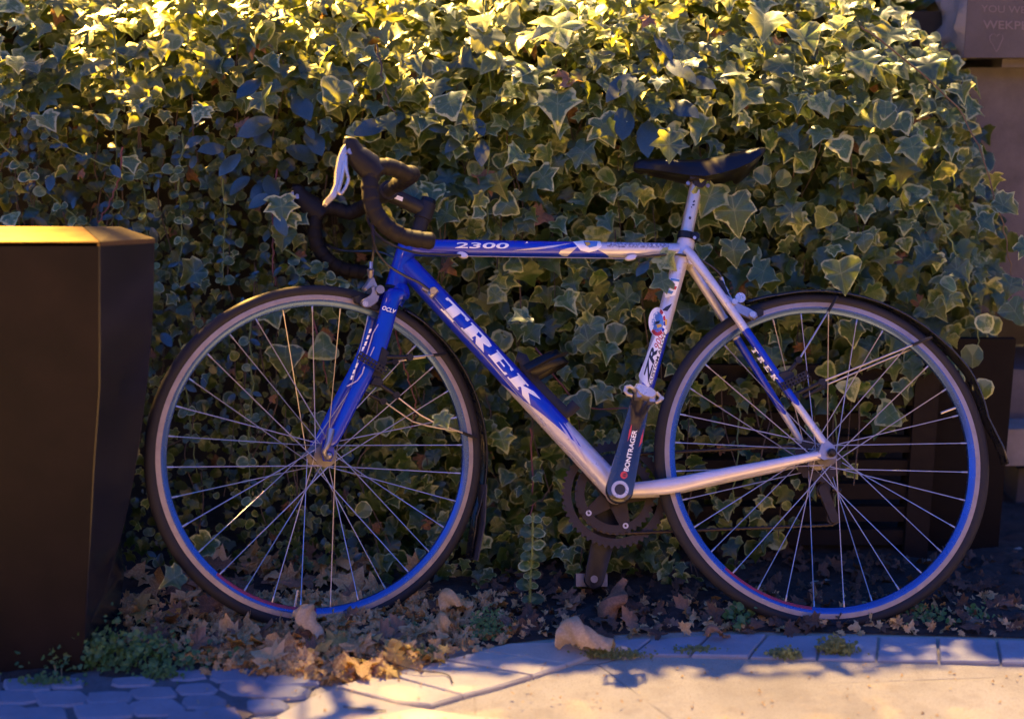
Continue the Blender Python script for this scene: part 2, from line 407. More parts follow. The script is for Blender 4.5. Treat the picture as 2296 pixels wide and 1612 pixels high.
t_.links.new(ramp(t_, nz, [(.45, (.16, .16, .24)), (.56, (.6, .6, .72))]), bs.inputs['Base Color']); bs.inputs['Roughness'].default_value = .35; M['foil'] = m
decal('worn_foil_sticker', [[(1358, 543), (1430, 544), (1500, 546), (1500, 556), (1430, 555), (1362, 555)]], on_tube(TT_a, TT_b, .0178, .0150, .0007), M['foil'], tt)

ps = on_tube(ST_a, ST_b, .0162, .0168); ps2 = on_tube(ST_a, ST_b, .0162, .0168, .0010); ps3 = on_tube(ST_a, ST_b, .0162, .0168, .0014); ps4 = on_tube(ST_a, ST_b, .0162, .0168, .0018)
decal('sticker', [[(1463, 770), (1481, 730), (1496, 740), (1484, 775), (1462, 860), (1453, 868), (1434, 850), (1432, 842), (1450, 795)]], ps, M['white'], stt, label='white lettered sticker low on the seat tube')
decal('lettering', text_polys('ZR', (1453, 860), (22, -76), (-13, -10), .03, .2), ps2, M['ink'], stt)
decal('lettering', text_polys('9000', (1478, 783), (13, -42), (-12, -6), .0, .2), ps2, M['red'], stt)
decal('lettering', text_polys('CUSTOM ALLOY', (1460, 864), (35, -118), (-6, -2.5), .015, 0), ps3, M['ink'], stt)
# round championship sticker
cx, cy = 1474, 722
def arc(r0, r1, a0, a1, n=6):
    o = [(cx+21*r1*math.cos(lerp(a0, a1, k/n))*.92, cy+32*r1*math.sin(lerp(a0, a1, k/n))) for k in range(n+1)]
    i = [(cx+21*r0*math.cos(lerp(a0, a1, k/n))*.92, cy+32*r0*math.sin(lerp(a0, a1, k/n))) for k in range(n+1)]
    return o+i[::-1]
decal('round_sticker', [[(cx+21*math.cos(k*PI/12)*.95, cy+33*math.sin(k*PI/12)) for k in range(24)]], ps2, M['white'], stt, label='round sticker with a ring of flags')
decal('sticker_picture', [[(cx+14*math.cos(k*PI/10)*.95, cy+23*math.sin(k*PI/10)) for k in range(20)]], ps3, M['lightblue'], stt)
decal('sticker_ring', [arc(.72, .98, -1.2, -.75), arc(.72, .98, -.5, -.1), arc(.72, .98, .9, 2.4, 12)], ps3, M['red'], stt)
decal('sticker_ring', [arc(.72, .98, -.05, .3), arc(.72, .98, .55, .85)], ps3, M['blue'], stt)
decal('sticker_picture', [[(1472, 728), (1482, 726), (1484, 732), (1474, 736)], [(1491, 716), (1496, 716), (1495, 729), (1491, 729)]], ps4, M['yellow'], stt)
decal('sticker_picture', [[(1466, 722), (1480, 719), (1478, 725), (1467, 728)]], ps4, M['ink'], stt)
decal('sticker', [[(1504, 622), (1524, 626), (1521, 640), (1514, 662), (1492, 668), (1490, 660), (1498, 640)]], ps, M['white'], stt)
decal('sticker_picture', [[(1504, 623), (1524, 627), (1523, 632), (1503, 629)], [(1498, 650), (1510, 654), (1506, 660), (1496, 657)]], ps2, M['lightblue'], stt)
decal('sticker_picture', [[(1508, 640), (1518, 643), (1515, 650), (1506, 648)]], ps2, M['red'], stt)
decal('pinstripe', [[(1484, 696), (1493, 688), (1507, 681), (1502, 690), (1496, 698), (1494, 692)]], ps, M['ink'], stt)

# seat stay lettering
sa = B(1650, 732, 0)+Vector((0, 0, .040)); sb_ = Vector((RC.x-.012, .020, .062))
pss = on_tube(sa, sb_, .0096, .0072, .0008)
for i, ch in enumerate('TREK'):
    decal('letter', slab(ch, (1683+i*14.5, 783+i*19.5), (9, 12.5), (9.5, -4)), pss, M['white'], bike.children[[c.name for c in bike.children].index('seat_stay')], step=3)

# ---- saddle, seat post
g = Geo(); SPa = B(1563, 408); SPb = B(1538, 530)
g.tube([L(SPa), L(SPb)], .0136, 28); sp = build('seat_post', g, pmat('seat_post_alloy', (.60, .55, .50), .36, .55, .1, .2, 20), bike)
pp = on_tube(SPa, SPb, .0136, .0136)
decal('lettering', [[(1553, 452), (1557, 449), (1559, 452), (1555, 455)], [(1552, 459), (1557, 457), (1558, 461), (1553, 462)], [(1549, 464), (1551, 463), (1552, 466), (1550, 467)]], pp, M['ink'], sp, step=2)
decal('post_hole', [[(1547+3*math.cos(k), 489+3.6*math.sin(k)) for k in [j*PI/5 for j in range(10)]]], pp, M['ink'], sp, step=2)
g = Geo(); g.tube([L(B(1541, 524)), L(B(1538, 539))], .0195, 28)
c = B(1556, 535)
g.tube([L(c+Vector((0, 0, -.016))), L(c+Vector((0, 0, .020)))], .0085, 14); build('seat_clamp', g, M['gloss'], bike)
g = Geo(); c = B(1557, 534, .021); g.tube([L(c), L(c+Vector((0, 0, .003)))], .0035, 8); build('clamp_bolt', g, M['steel'], bike)
sec = [(1421, 366, .010, .010), (1432, 360, .017, .016), (1460, 358.5, .020, .020), (1500, 360, .023, .024), (1540, 362, .029, .028), (1572, 362, .040, .032), (1604, 358, .055, .034), (1636, 352, .066, .034), (1664, 347, .070, .030), (1688, 343.5, .064, .020), (1704, 342, .048, .010)]
g = Geo(); vs = []; K = 18
secp = []
for i in range(len(sec)-1):
    for k in range(4): secp.append(tuple(lerp(sec[i][j], sec[i+1][j], k/4) for j in range(4)))
secp.append(sec[-1])
for (x, y, hw, dr) in secp:
    dr *= 1.45
    p = B(x, y, 0)
    for k in range(K):
        if k < 12:
            q = -1+2*k/11; n = hw*math.sin(q*PI/2); w = p.y - dr*(abs(q)**2.6)
        else:
            q = 1-2*(k-11)/7; n = hw*.86*q; w = p.y-dr-.002+.004*(1-abs(q))
        vs.append(L((p.x, w, n)))
fs = []
for i in range(len(secp)-1):
    for k in range(K): fs.append((i*K+k, i*K+(k+1) % K, (i+1)*K+(k+1) % K, (i+1)*K+k))
fs += [tuple(range(K))[::-1], tuple((len(secp)-1)*K+k for k in range(K))]
g.add(vs, fs); sad = build('saddle', g, M['gloss'], bike, sharp=60)
g = Geo()
for sg in (1, -1):
    g.tube([L(p) for p in smoothpath([B(1448, 376)+Vector((0, 0, .008*sg)), B(1510, 388)+Vector((0, 0, .018*sg)), B(1548, 400)+Vector((0, 0, .022*sg)), B(1590, 400)+Vector((0, 0, .022*sg)), B(1632, 390)+Vector((0, 0, .03*sg)), B(1664, 374)+Vector((0, 0, .04*sg))], 6)], .0036, 8)
build('saddle_rails', g, M['black'], sad)
g = Geo(); c = B(1566, 400)
g.box((c.x-.022, c.y-.010, -.026), (c.x+.022, c.y+.008, .026), L); g.tube([L(c+Vector((0, -.012, -.018))), L(c+Vector((0, -.012, .018)))], .014, 16)
build('saddle_clamp', g, M['black'], bike)
g = Geo()
for q in ((1542, 413), (1586, 418)):
    c = B(q[0], q[1], .006); g.tube([L(c), L(c+Vector((0, 0, .006)))], .0045, 8)
build('clamp_bolt', g, M['satin'], bike)
g = Geo(); g.tube([L(p) for p in [B(1671, 371, .058), B(1690, 358, .058), B(1705, 347, .044)]], .0032, 8); build('saddle_bumper', g, M['satin'], sad)

# ---- steered assembly --------------------------------------------------
crown = SB + AX*((HT_bot-SB).dot(AX)-.004)
def sp_(P): return LS(P)
for sg in (1, -1):
    mid = [BS(878, 672, .034), BS(846, 787, .045), BS(796, 887, .050), BS(751, 980, .054)]
    pts = [crown+Vector((0.002, .004, .010*sg)), crown+Vector((-.002, -.010, .022*sg))] + [Vector((p.x, p.y, p.z*sg)) for p in mid] + [FC+Vector((.002, .022, .054*sg))]
    P = smoothpath(pts, 8); n = len(P)
    g = Geo(); g.tube([LS(p) for p in P], [interp([0, .15, .45, .8, 1], [.0165, .0185, .0175, .0125, .0085], i/(n-1)) for i in range(n)], 24,
                      r2=[interp([0, .3, 1], [.014, .011, .007], i/(n-1)) for i in range(n)], up=tuple(LS((1, 0, 0))-LS((0, 0, 0))))
    fb = build('fork_blade', g, M['blue'], bike)
    if sg == 1:
        forkblade = fb; fa, fbn = crown.lerp(FC, .1)+Vector((.003, 0, .034)), FC+Vector((.006, .02, .053))
    g = Geo(); g.plate([(FC.x-.012, .006), (FC.x-.010, .030), (FC.x+.010, .032), (FC.x+.013, .004), (FC.x+.008, -.011), (FC.x-.008, -.011)], .050*sg-.003, .006, LS, bev=.001); build('fork_tip', g, M['blue'], bike)
g = Geo(); g.tube([LS(crown+AX*.006), LS(crown+AX*-.004), LS(crown-AX*.03)], [.0212, .0218, .018], 28); build('fork_crown', g, M['blue'], bike)
pf = lambda x, y, n=.0615: BS(x, y, n)
decal('lettering', text_polys('OCLV', (856, 694), (30, 10), (3, -9), .02, .2), lambda x, y: BS(x, y, .0515), M['white'], forkblade, tf=LS)
def fork_strip(pts, w=1.1):
    out = []
    for i in range(len(pts)-1):
        (x0, y0), (x1, y1) = pts[i], pts[i+1]; dx, dy = x1-x0, y1-y0; l = math.hypot(dx, dy); nx, ny = -dy/l*w, dx/l*w
        out.append([(x0+nx, y0+ny), (x1+nx, y1+ny), (x1-nx, y1-ny), (x0-nx, y0-ny)])
    return out
decal('pinstripe', fork_strip([(848, 727), (836, 748), (828, 775), (820, 800), (816, 815)])+fork_strip([(817, 822), (812, 838), (800, 854), (778, 866)], 1.3)+fork_strip([(839, 778), (830, 798)]), lambda x, y: BS(x, y, .0605), M['stripe'], forkblade, tf=LS)
decal('lettering', [[(a, b), (a+5, b-1), (a+1, b+9), (a-3, b+9)] for a, b in ((829, 738), (824, 752), (819, 766), (813, 778), (799, 815), (793, 829), (788, 842))], lambda x, y: BS(x, y, .0585), M['white'], forkblade, tf=LS)

# wheels
def make_wheel(name, ctr, tf, label, seed, rear=False):
    R = random.Random(seed)
    w = bpy.data.objects.new(name, None); w.empty_display_size = .05; C.objects.link(w); w.parent = bike; w['label'] = label
    # tyre cross-section
    prof = []
    for k in range(20):
        a = 2*PI*k/20; prof.append((.3235+.0122*math.cos(a), .0118*math.sin(a)))
    g = Geo(); g.revolve(prof, ctr, tf, 160); build('tyre', g, M['tyre'], w)
    # rim: brake tracks and anodised body, real profile
    prof = [(.3155, .0092), (.3155, -.0092), (.3060, -.0098), (.300, -.0085), (.2945, -.0045), (.2935, 0), (.2945, .0045), (.300, .0085), (.3060, .0098)]
    g = Geo(); seg = 160
    k = len(prof)
    vs = [];
    for i in range(seg):
        a = 2*PI*i/seg
        for (r, n) in prof: vs.append(tf((ctr[0]+r*math.cos(a), ctr[1]+r*math.sin(a), n)))
    fs = []; ms = []
    a0 = (rad(228), rad(268)) if not rear else (rad(225), rad(263))
    for i in range(seg):
        j = (i+1) % seg; a = 2*PI*i/seg
        for q in range(k):
            q2 = (q+1) % k; fs.append((i*k+q, j*k+q, j*k+q2, i*k+q2))
            tr = q in (0, 1, 8)
            ms.append(0 if tr else (2 if (a0[0] < a < a0[1] and q in (4, 5, 6)) else 1))
    g.add(vs, fs); g.m = ms
    build('rim', g, [M['rimtrack'], M['rimblack'], M['rimred']], w, sharp=25)
    # hub
    hw = .034 if not rear else .030
    prof = [(.002, -.050), (.009, -.050), (.009, -hw-.004), (.0225, -hw-.002), (.0225, -hw+.002), (.013, -hw+.005), (.0115, 0), (.013, hw-.005), (.0225, hw-.002), (.0225, hw+.002), (.009, hw+.004), (.009, .050), (.002, .050)]
    if rear: prof = [(r, (n if abs(n) < .049 else n*1.26)) for r, n in prof]
    g = Geo(); g.revolve(prof, ctr, tf, 32, closed=False); build('hub', g, M['hub'], w)
    g = Geo()
    g.revolve([(.0, .052 if not rear else .068), (.0075, .053 if not rear else .069), (.0085, .060 if not rear else .076), (.005, .066 if not rear else .084), (0, .067 if not rear else .085)], ctr, tf, 20, closed=False)
    build('skewer_nut', g, M['black'] if rear else M['satin'], w)
    off = rad(5.6)
    for i in range(32):
        side = 1 if i % 2 == 0 else -1; d = 1 if (i//2) % 2 == 0 else -1
        th = 2*PI*i/32+off; ha = th + d*rad(67)
        hn = (hw+(.0015 if d > 0 else -.0015))*side
        a = (ctr[0]+.0205*math.cos(ha), ctr[1]+.0205*math.sin(ha), hn); b = (ctr[0]+.2945*math.cos(th), ctr[1]+.2945*math.sin(th), .002*side)
        a = Vector(a); b = Vector(b)
        g = Geo(); g.tube([tf(a), tf(a.lerp(b, .955)), tf(a.lerp(b, .96)), tf(b)], [.00105, .00105, .0019, .0019], 6)
        build('spoke', g, M['spoke'], w)
    g = Geo(); th = rad(262 if not rear else 20); a = Vector((ctr[0]+.2945*math.cos(th), ctr[1]+.2945*math.sin(th), 0)); b = Vector((ctr[0]+.262*math.cos(th), ctr[1]+.262*math.sin(th), 0))
    g.tube([tf(a), tf(b)], .0026, 8); build('valve', g, M['steel'], w)
    return w
make_wheel('front_wheel', FC, LS, 'front wheel turned slightly towards the viewer among the fallen leaves', 1)
make_wheel('rear_wheel', RC, L, 'rear wheel standing on the edge of the paver row', 2, True)
# quick release lever on the front hub
g = Geo(); pts = [BS(733, 1026, .060), BS(727, 1014, .068), BS(733, 1000, .070), BS(738, 985, .068), BS(742, 962, .064)]
P = smoothpath(pts, 5); g.tube([LS(p) for p in P], [interp([0, .3, 1], [.006, .0045, .0075], i/(len(P)-1)) for i in range(len(P))], 10); build('quick_release_lever', g, M['satin'], bike)

# stem, steerer cap, spacer
capc = SB + AX*((BS(946, 440)-SB).dot(AX)); sto = SB + AX*((BS(942, 468)-SB).dot(AX)); clampc = BS(866, 431)
g = Geo(); g.tube([LS(SB+AX*((HT_top-SB).dot(AX)+.001)), LS(sto-AX*.012)], .0155, 24); g.tube([LS(SB+AX*((HT_top-SB).dot(AX)+.004)), LS(SB+AX*((HT_top-SB).dot(AX)+.010))], .021, 24); build('steerer_spacers', g, M['black'], bike)
g = Geo(); g.tube([LS(sto-AX*.019), LS(sto+AX*.016)], .0185, 24); g.tube([LS(sto), LS(sto.lerp(clampc, .5)), LS(clampc)], [.0165, .0155, .0175], 20)
g.tube([LS(clampc+Vector((0, 0, -.021))), LS(clampc+Vector((0, 0, .021)))], .0195, 24); stem = build('stem', g, M['black'], bike)
g = Geo(); g.tube([LS(sto+AX*.017), LS(sto+AX*.026)], [.0165, .0150], 24); build('steerer_cap', g, M['gloss'], bike)
decal('stem_label', [[(882, 435), (904, 443), (902, 452), (880, 444)]], lambda x, y: BS(x, y, .0168), M['white'], stem, tf=LS)
# handlebar
hb = bpy.data.objects.new('handlebar', None); hb.empty_display_size = .05; C.objects.link(hb); hb.parent = bike
g = Geo(); g.tube([LS(clampc+Vector((0, 0, -.07))), LS(clampc+Vector((0, 0, .07)))], .0132, 20); build('bar_centre', g, M['black'], hb)
top_n = [clampc+Vector((0, 0, .065)), clampc+Vector((0, 0, .12)), clampc+Vector((.0, .001, .170)), BS(910, 391, .200), BS(882, 377, .210), BS(852, 375, .212), BS(834, 392, .213), BS(829, 418, .214), BS(832, 447, .215), BS(843, 478, .216), BS(866, 507, .217), BS(899, 528, .218), BS(930, 536, .218), BS(967, 541, .218)]
for sg in (1, -1):
    P = [Vector((p.x, p.y, p.z*sg)) for p in smoothpath(top_n, 14)]
    n = len(P); rr = []; acc = 0
    for i in range(n):
        if i: acc += (P[i]-P[i-1]).length
        rr.append(.0152 + .0011*abs(((acc/.021) % 1)-.15)*1.6)     # overlapping turns of tape
    rr[0] = .0140
    g = Geo(); g.tube([LS(p) for p in P], rr, 20); build('bar_tape', g, M['tape'], hb, sharp=70)
    g = Geo(); e = P[-1]; dv = (P[-1]-P[-3]).normalized(); g.tube([LS(e), LS(e+dv*.004)], [.0158, .013], 18); build('bar_plug', g, M['black'], hb)
    hp = [BS(846, 392, .213), BS(830, 376, .213), BS(812, 360, .214), BS(798, 346, .214), BS(790, 330, .215), BS(787, 318, .215), BS(788, 309, .215)]
    hp = [Vector((p.x, p.y, p.z*sg)) for p in smoothpath(hp, 5)]
    g = Geo(); n = len(hp); g.tube([LS(p) for p in hp], [interp([0, .2, .45, .7, .85, .97, 1], [.021, .0265, .022, .0155, .0145, .0115, .006], i/(n-1)) for i in range(n)], 18, r2=[interp([0, .3, .6, .9, 1], [.019, .018, .0165, .014, .006], i/(n-1)) for i in range(n)], up=tuple(LS((0, 1, 0))-LS((0, 0, 0))))
    build('brake_hood', g, M['hood'], hb)
    lev = [(775, 320), (781, 324), (776, 345), (771, 372), (768, 398), (762, 425), (750, 446), (731, 464), (724, 460), (726, 453), (741, 436), (750, 415), (752, 385), (758, 352), (766, 332)]
    o = [BS(x, y, .215) for x, y in lev]
    g = Geo(); g.plate([(p.x, p.y) for p in o], .208*sg if sg > 0 else -.222, .014, LS, bev=.0035); lv = build('brake_lever', g, M['steel'], hb, sharp=50)
    lp = [Vector((p.x, p.y, p.z*sg)) for p in smoothpath([BS(776, 350, .222), BS(776, 374, .224), BS(779, 392, .225), BS(781, 404, .225), BS(775, 420, .225), BS(765, 434, .225), BS(759, 430, .225), BS(763, 414, .225), BS(768, 390, .224), BS(772, 366, .223)], 5)]
    g = Geo(); g.tube([LS(p) for p in lp], .0032, 8); build('shift_lever', g, M['steel'], hb)
    c = BS(781, 343, .215); g = Geo(); g.tube([LS((c.x, c.y, sg*.200)), LS((c.x, c.y, sg*.228))], .0055, 10); build('lever_pivot', g, M['satin'], hb)

# cables
def cable(name, pts, r, mat, tf=L, parent=bike):
    g = Geo(); g.tube([tf(p) for p in smoothpath(pts, 7)], r, 8); return build(name, g, mat, parent)
def SB_(x, y, n): return St(BS(x, y, n))
cable('brake_cable', [SB_(824, 468, .215), B(824, 492, .17), B(835, 514, .13), B(858, 537, .085), B(895, 556, .050), B(940, 568, .027), B(990, 571, .020), B(1034, 573, .016)], .0026, M['cable'])
cable('gear_cable', [SB_(838, 482, .20), B(834, 515, .15), B(838, 545, .11), B(850, 572, .085), B(872, 596, .062), B(905, 617, .042), B(940, 634, .036), B(962, 650, .032)], .0026, M['cable'])
cable('front_brake_cable', [SB_(836, 470, .20), B(836, 500, .12), B(838, 540, .07), B(836, 575, .045), B(832, 600, .035)], .0026, M['cable'])
cable('far_gear_cable', [SB_(655, 450, -.20), B(690, 520, -.20), B(760, 560, -.12), B(850, 565, -.06), B(905, 590, -.03)], .0026, M['cable'])
cable('inner_cable', [B(1045, 574.5, .015), B(1200, 577, .0145), B(1405, 580, .013)], .0008, M['spoke'])
cable('rear_brake_cable', [B(1424, 578, .013), B(1470, 573, .020), B(1520, 571, .022), B(1556, 578, .022), B(1588, 593, .016), B(1612, 613, .008), B(1617, 624, .004)], .0026, M['cable'])
g = Geo(); g.tube([L(B(1617, 622, .004)), L(B(1622, 640, .002))], .0045, 10); g.tube([L(B(1624, 643, .002)), L(B(1632, 655, .001))], .004, 10); build('barrel_adjuster', g, M['steel'], bike)
cable('inner_cable', [B(975, 668, .026), B(1130, 850, .0262), B(1310, 1052, .027), B(1340, 1087, .022)], .0009, M['spoke'])
g = Geo(); g.tube([L(B(949, 645, .026)), L(B(964, 655, .028))], .0055, 12); g.tube([L(B(962, 664, .030)), L(B(978, 648, .031))], .008, 14)
g.tube([L(B(972, 652, .030)), L(B(972, 652, .044))], [.0085, .007], 14); build('cable_adjuster', g, M['satin'], bike)

# brake calipers
def caliper(outlines, tf, bf, n0, name='brake_caliper'):
    g = Geo()
    for pts, nn, th in outlines:
        o = [bf(x, y, nn) for x, y in pts]; g.plate([(p.x, p.y) for p in o], nn-th/2, th, tf, bev=th*.25)
    return build(name, g, M['satin'], bike, sharp=45)
arm1 = [(833, 643), (838, 640), (843, 650), (845, 662), (850, 664), (847, 676), (838, 684), (829, 690), (820, 692), (812, 688), (808, 681), (812, 672), (822, 667), (829, 662), (833, 654)]
arm2 = [(829, 619), (836, 620), (840, 632), (846, 644), (857, 648), (859, 656), (853, 662), (845, 655), (836, 646), (826, 646), (815, 655), (811, 648), (820, 636)]
caliper([(arm1, .040, .012), (arm2, .012, .020), (arm2, -.020, .016)], LS, BS, 0)
g = Geo(); c = BS(818, 682, .046)
g.tube([LS(c), LS(c+Vector((0, 0, .006)))], .0058, 12); build('pad_bolt', g, M['steel'], bike)
g = Geo(); g.plate([(p.x, p.y) for p in [BS(x, y, .026) for x, y in ((792, 667), (806, 664), (838, 680), (852, 690), (848, 697), (820, 690), (796, 678))]], .014, .016, LS, bev=.003); build('brake_pad', g, M['black'], bike)
g = Geo(); c = BS(846, 652, .03); g.tube([LS(c+Vector((0, 0, -.05))), LS(c+Vector((0, 0, .022)))], .0085, 14)
g.tube([LS(BS(832, 588, .030)), LS(BS(832, 604, .032))], .004, 10); g.tube([LS(BS(831, 604, .032)), LS(BS(831, 622, .024))], [.0075, .0055], 12); build('brake_barrel', g, M['satin'], bike)
arm3 = [(1625, 660), (1632, 664), (1645, 676), (1660, 684), (1678, 692), (1697, 703), (1699, 712), (1692, 718), (1680, 716), (1664, 708), (1648, 700), (1636, 690), (1630, 676)]
caliper([(arm3, .036, .012)], L, B, 0)
g = Geo(); g.plate([(p.x, p.y) for p in [B(x, y, .010) for x, y in ((1609, 630), (1618, 632), (1630, 660), (1640, 690), (1634, 700), (1618, 668))]], -.02, .045, L, bev=.004); build('brake_bridge_arm', g, M['black'], bike)
g = Geo(); c = B(1658, 670, .03); g.tube([L(c+Vector((0, 0, -.012))), L(c+Vector((0, 0, .010)))], .0105, 14); c = B(1646, 678, .040); g.tube([L(c), L(c+Vector((0, 0, .008)))], .006, 12)
g.tube([L(B(1632, 655, .004)), L(B(1664, 704, .010))], .001, 6); build('cable_anchor', g, M['steel'], bike)
g = Geo(); c = B(1686, 706, .044); g.tube([L(c), L(c+Vector((0, 0, .006)))], .006, 12); build('pad_bolt', g, M['steel'], bike)
g = Geo(); g.plate([(p.x, p.y) for p in [B(x, y, .022) for x, y in ((1660, 716), (1700, 692), (1712, 694), (1712, 706), (1690, 716), (1664, 730))]], .012, .014, L, bev=.003); build('brake_pad', g, M['black'], bike)

# bottle cage
g = Geo()
g.tube([L(B(x, y, 0)) for x, y in ((1158, 800), (1172, 804), (1182, 826), (1200, 858), (1240, 900), (1260, 918), (1270, 926), (1278, 920), (1292, 906))], .004, 10, r2=.012, up=(0, -1, 0))
ring = [(1183, 840, .030), (1200, 833, .036), (1228, 818, .038), (1252, 806, .028), (1262, 800, .010), (1262, 800, -.010), (1252, 806, -.028), (1228, 818, -.038), (1200, 833, -.036), (1183, 840, -.030)]
g.tube([L(p) for p in smoothpath([B(x, y, 0)+Vector((0, 0, n)) for x, y, n in ring], 5)], .0016, 8, r2=.0125, up=(0, -1, 0) if False else tuple(L(DT_b)-L(DT_a)) if False else None)
build('bottle_cage', g, M['black'], bike)
g = Geo()
vs = []; P = smoothpath([B(x, y, 0)+Vector((0, 0, n)) for x, y, n in ring], 5); dtv = (DT_b-DT_a).normalized()
for p in P: vs += [L(p-dtv*.018), L(p+dtv*.016)]
g.add(vs, [(2*i, 2*i+1, 2*i+3, 2*i+2) for i in range(len(P)-1)])
o = build('bottle_cage_band', g, M['gloss'], bike); md = o.modifiers.new('thickness', 'SOLIDIFY'); md.thickness = .003

# ---- drivetrain
CRA = B(1389, 1098, .085); PED = B(1439, 886, .092)
def hull2(a, ra, b, rb, n=12):
    d = (Vector(b)-Vector(a)); ang = math.atan2(d.y, d.x); o = []
    for k in range(n+1): q = ang+PI/2+PI*k/n; o.append((a[0]+ra*math.cos(q), a[1]+ra*math.sin(q)))
    for k in range(n+1): q = ang-PI/2+PI*k/n; o.append((b[0]+rb*math.cos(q), b[1]+rb*math.sin(q)))
    return o
g = Geo(); g.plate(hull2(CRA, .0265, PED, .0185), .074, .018, L, bev=.004); crank = build('crank_arm', g, M['carbon'], bike, sharp=50, label='near crank arm pointing up')
g = Geo(); g.revolve([(.0105, .0925), (.0165, .0925), (.0165, .0955), (.0105, .0955)], (CRA.x, CRA.y, 0), L, 32); build('crank_bolt_ring', g, M['steel'], crank)
g = Geo(); g.revolve([(0, .0925), (.0105, .0925), (.0105, .0935), (0, .0935)], (CRA.x, CRA.y, 0), L, 6, closed=False); build('crank_bolt', g, M['ink'], crank)
cf = lambda x, y: B(x, y, .0926)
decal('lettering', text_polys('BONTRAGER', (1409, 1057), (20, -92), (-11, -2), .02, 0), cf, M['white'], crank, step=200)
decal('round_logo', [[(1399+8*math.cos(k*PI/8), 1065+8.5*math.sin(k*PI/8)) for k in range(16)]], cf, M['red'], crank, step=200)
decal('logo_letter', text_polys('B', (1403, 1070), (2, -9), (-7, -2), .02, 0), lambda x, y: B(x, y, .0931), M['ink'], crank, step=200)
decal('red_flash', [[(1407, 990), (1411, 965), (1417, 950), (1415, 972)], [(1432, 1003), (1438, 978), (1444, 960), (1440, 990)]], cf, M['red'], crank, step=200)
# near pedal
ped = bpy.data.objects.new('pedal', None); ped.empty_display_size = .03; C.objects.link(ped); ped.parent = bike; ped['label'] = 'silver clipless pedal on the raised near crank'
out = [(1420, 874), (1424, 864), (1438, 866), (1456, 873), (1466, 880), (1470, 888), (1462, 897), (1448, 895), (1432, 888)]
g = Geo(); g.plate([(p.x, p.y) for p in [B(x, y, .14) for x, y in out]], .118, .046, L, bev=.003); build('pedal_body', g, M['steel'], ped, sharp=40)
g = Geo(); g.tube([L((PED.x, PED.y, .09)), L((PED.x+.002, PED.y, .125))], .0085, 14); build('pedal_axle', g, M['satin'], ped)
for pts in ([(1422, 872), (1412, 866), (1403, 868), (1401, 876), (1407, 884), (1418, 887)], [(1466, 884), (1474, 882), (1481, 890), (1480, 898), (1470, 903)]):
    g = Geo()
    for nn in (.122, .150): g.tube([L(B(x, y, nn)) for x, y in pts], .0035, 8)
    p1 = B(pts[3][0], pts[3][1], .122); g.tube([L(p1), L(p1+Vector((0, 0, .028)))], .0035, 8)
    build('pedal_jaw', g, M['steel'], ped)
g = Geo(); g.box((B(1424, 892, .13).x, B(1424, 896, .13).y, .12), (B(1434, 892, .13).x, B(1434, 880, .13).y, .16), L); g.box((B(1452, 906, .13).x, B(1452, 906, .13).y, .12), (B(1464, 892, .13).x, B(1464, 892, .13).y, .16), L)
build('pedal_cleat_lugs', g, M['satin'], ped)
# far crank and pedal
FCR = Vector((BB.x, BB.y, 0)); fd = (Vector((PED.x, PED.y))-Vector((CRA.x, CRA.y))).normalized()*-.1725
FP = FCR+Vector((fd.x, fd.y, 0))
g = Geo(); g.plate(hull2(FCR, .027, FP, .020), -.086, .014, L, bev=.003); fcrk = build('crank_arm', g, M['satin'], bike, sharp=50, label='far crank arm pointing down'); fcrk.data.materials[0] = M['black']
g = Geo(); g.tube([L((FP.x, FP.y, -.071)), L((FP.x, FP.y, -.0735))], .0075, 12); g.tube([L((FP.x, FP.y, -.09)), L((FP.x, FP.y, -.16))], .007, 10)
g.box((FP.x-.034, FP.y-.014, -.155), (FP.x+.030, FP.y+.012, -.105), L); build('far_pedal', g, M['hub'], bike)
def ring_gear(name, n, teeth, ro, ri, th, mat):
    g = Geo(); k = teeth*4; vs = []; fs = []
    for i in range(k):
        a = 2*PI*i/k; r = ro+(.0035 if i % 4 in (1, 2) else -.002)
        for (rr, nn) in ((ri, n), (r, n), (r, n+th), (ri, n+th)): vs.append(L((BB.x+rr*math.cos(a), BB.y+rr*math.sin(a), nn)))
    for i in range(k):
        j = (i+1) % k
        for q in range(4): fs.append((i*4+q, j*4+q, j*4+(q+1) % 4, i*4+(q+1) % 4))
    g.add(vs, fs); return build(name, g, mat, bike, sharp=30)
ring_gear('chainring', -.054, 52, .1045, .088, .003, M['rust']); ring_gear('chainring', -.046, 39, .0785, .062, .003, M['rust'])
g = Geo()
for i in range(5):
    a = rad(54+72*i)+.3; p = Vector((BB.x+.072*math.cos(a), BB.y+.072*math.sin(a), 0)); g.plate(hull2(FCR, .022, p, .009), -.051, .006, L, bev=.001)
sp5 = build('crank_spider', g, M['satin'], bike, sharp=40); sp5.data.materials[0] = M['rust']
for i in range(5):
    a = rad(54+72*i)+.3; p = Vector((BB.x+.066*math.cos(a), BB.y+.066*math.sin(a), 0)); g = Geo()
    g.revolve([(.0026, -.045), (.0058, -.045), (.0058, -.041), (.0026, -.041)], (p.x, p.y, 0), L, 14); build('chainring_bolt', g, M['steel'], sp5)
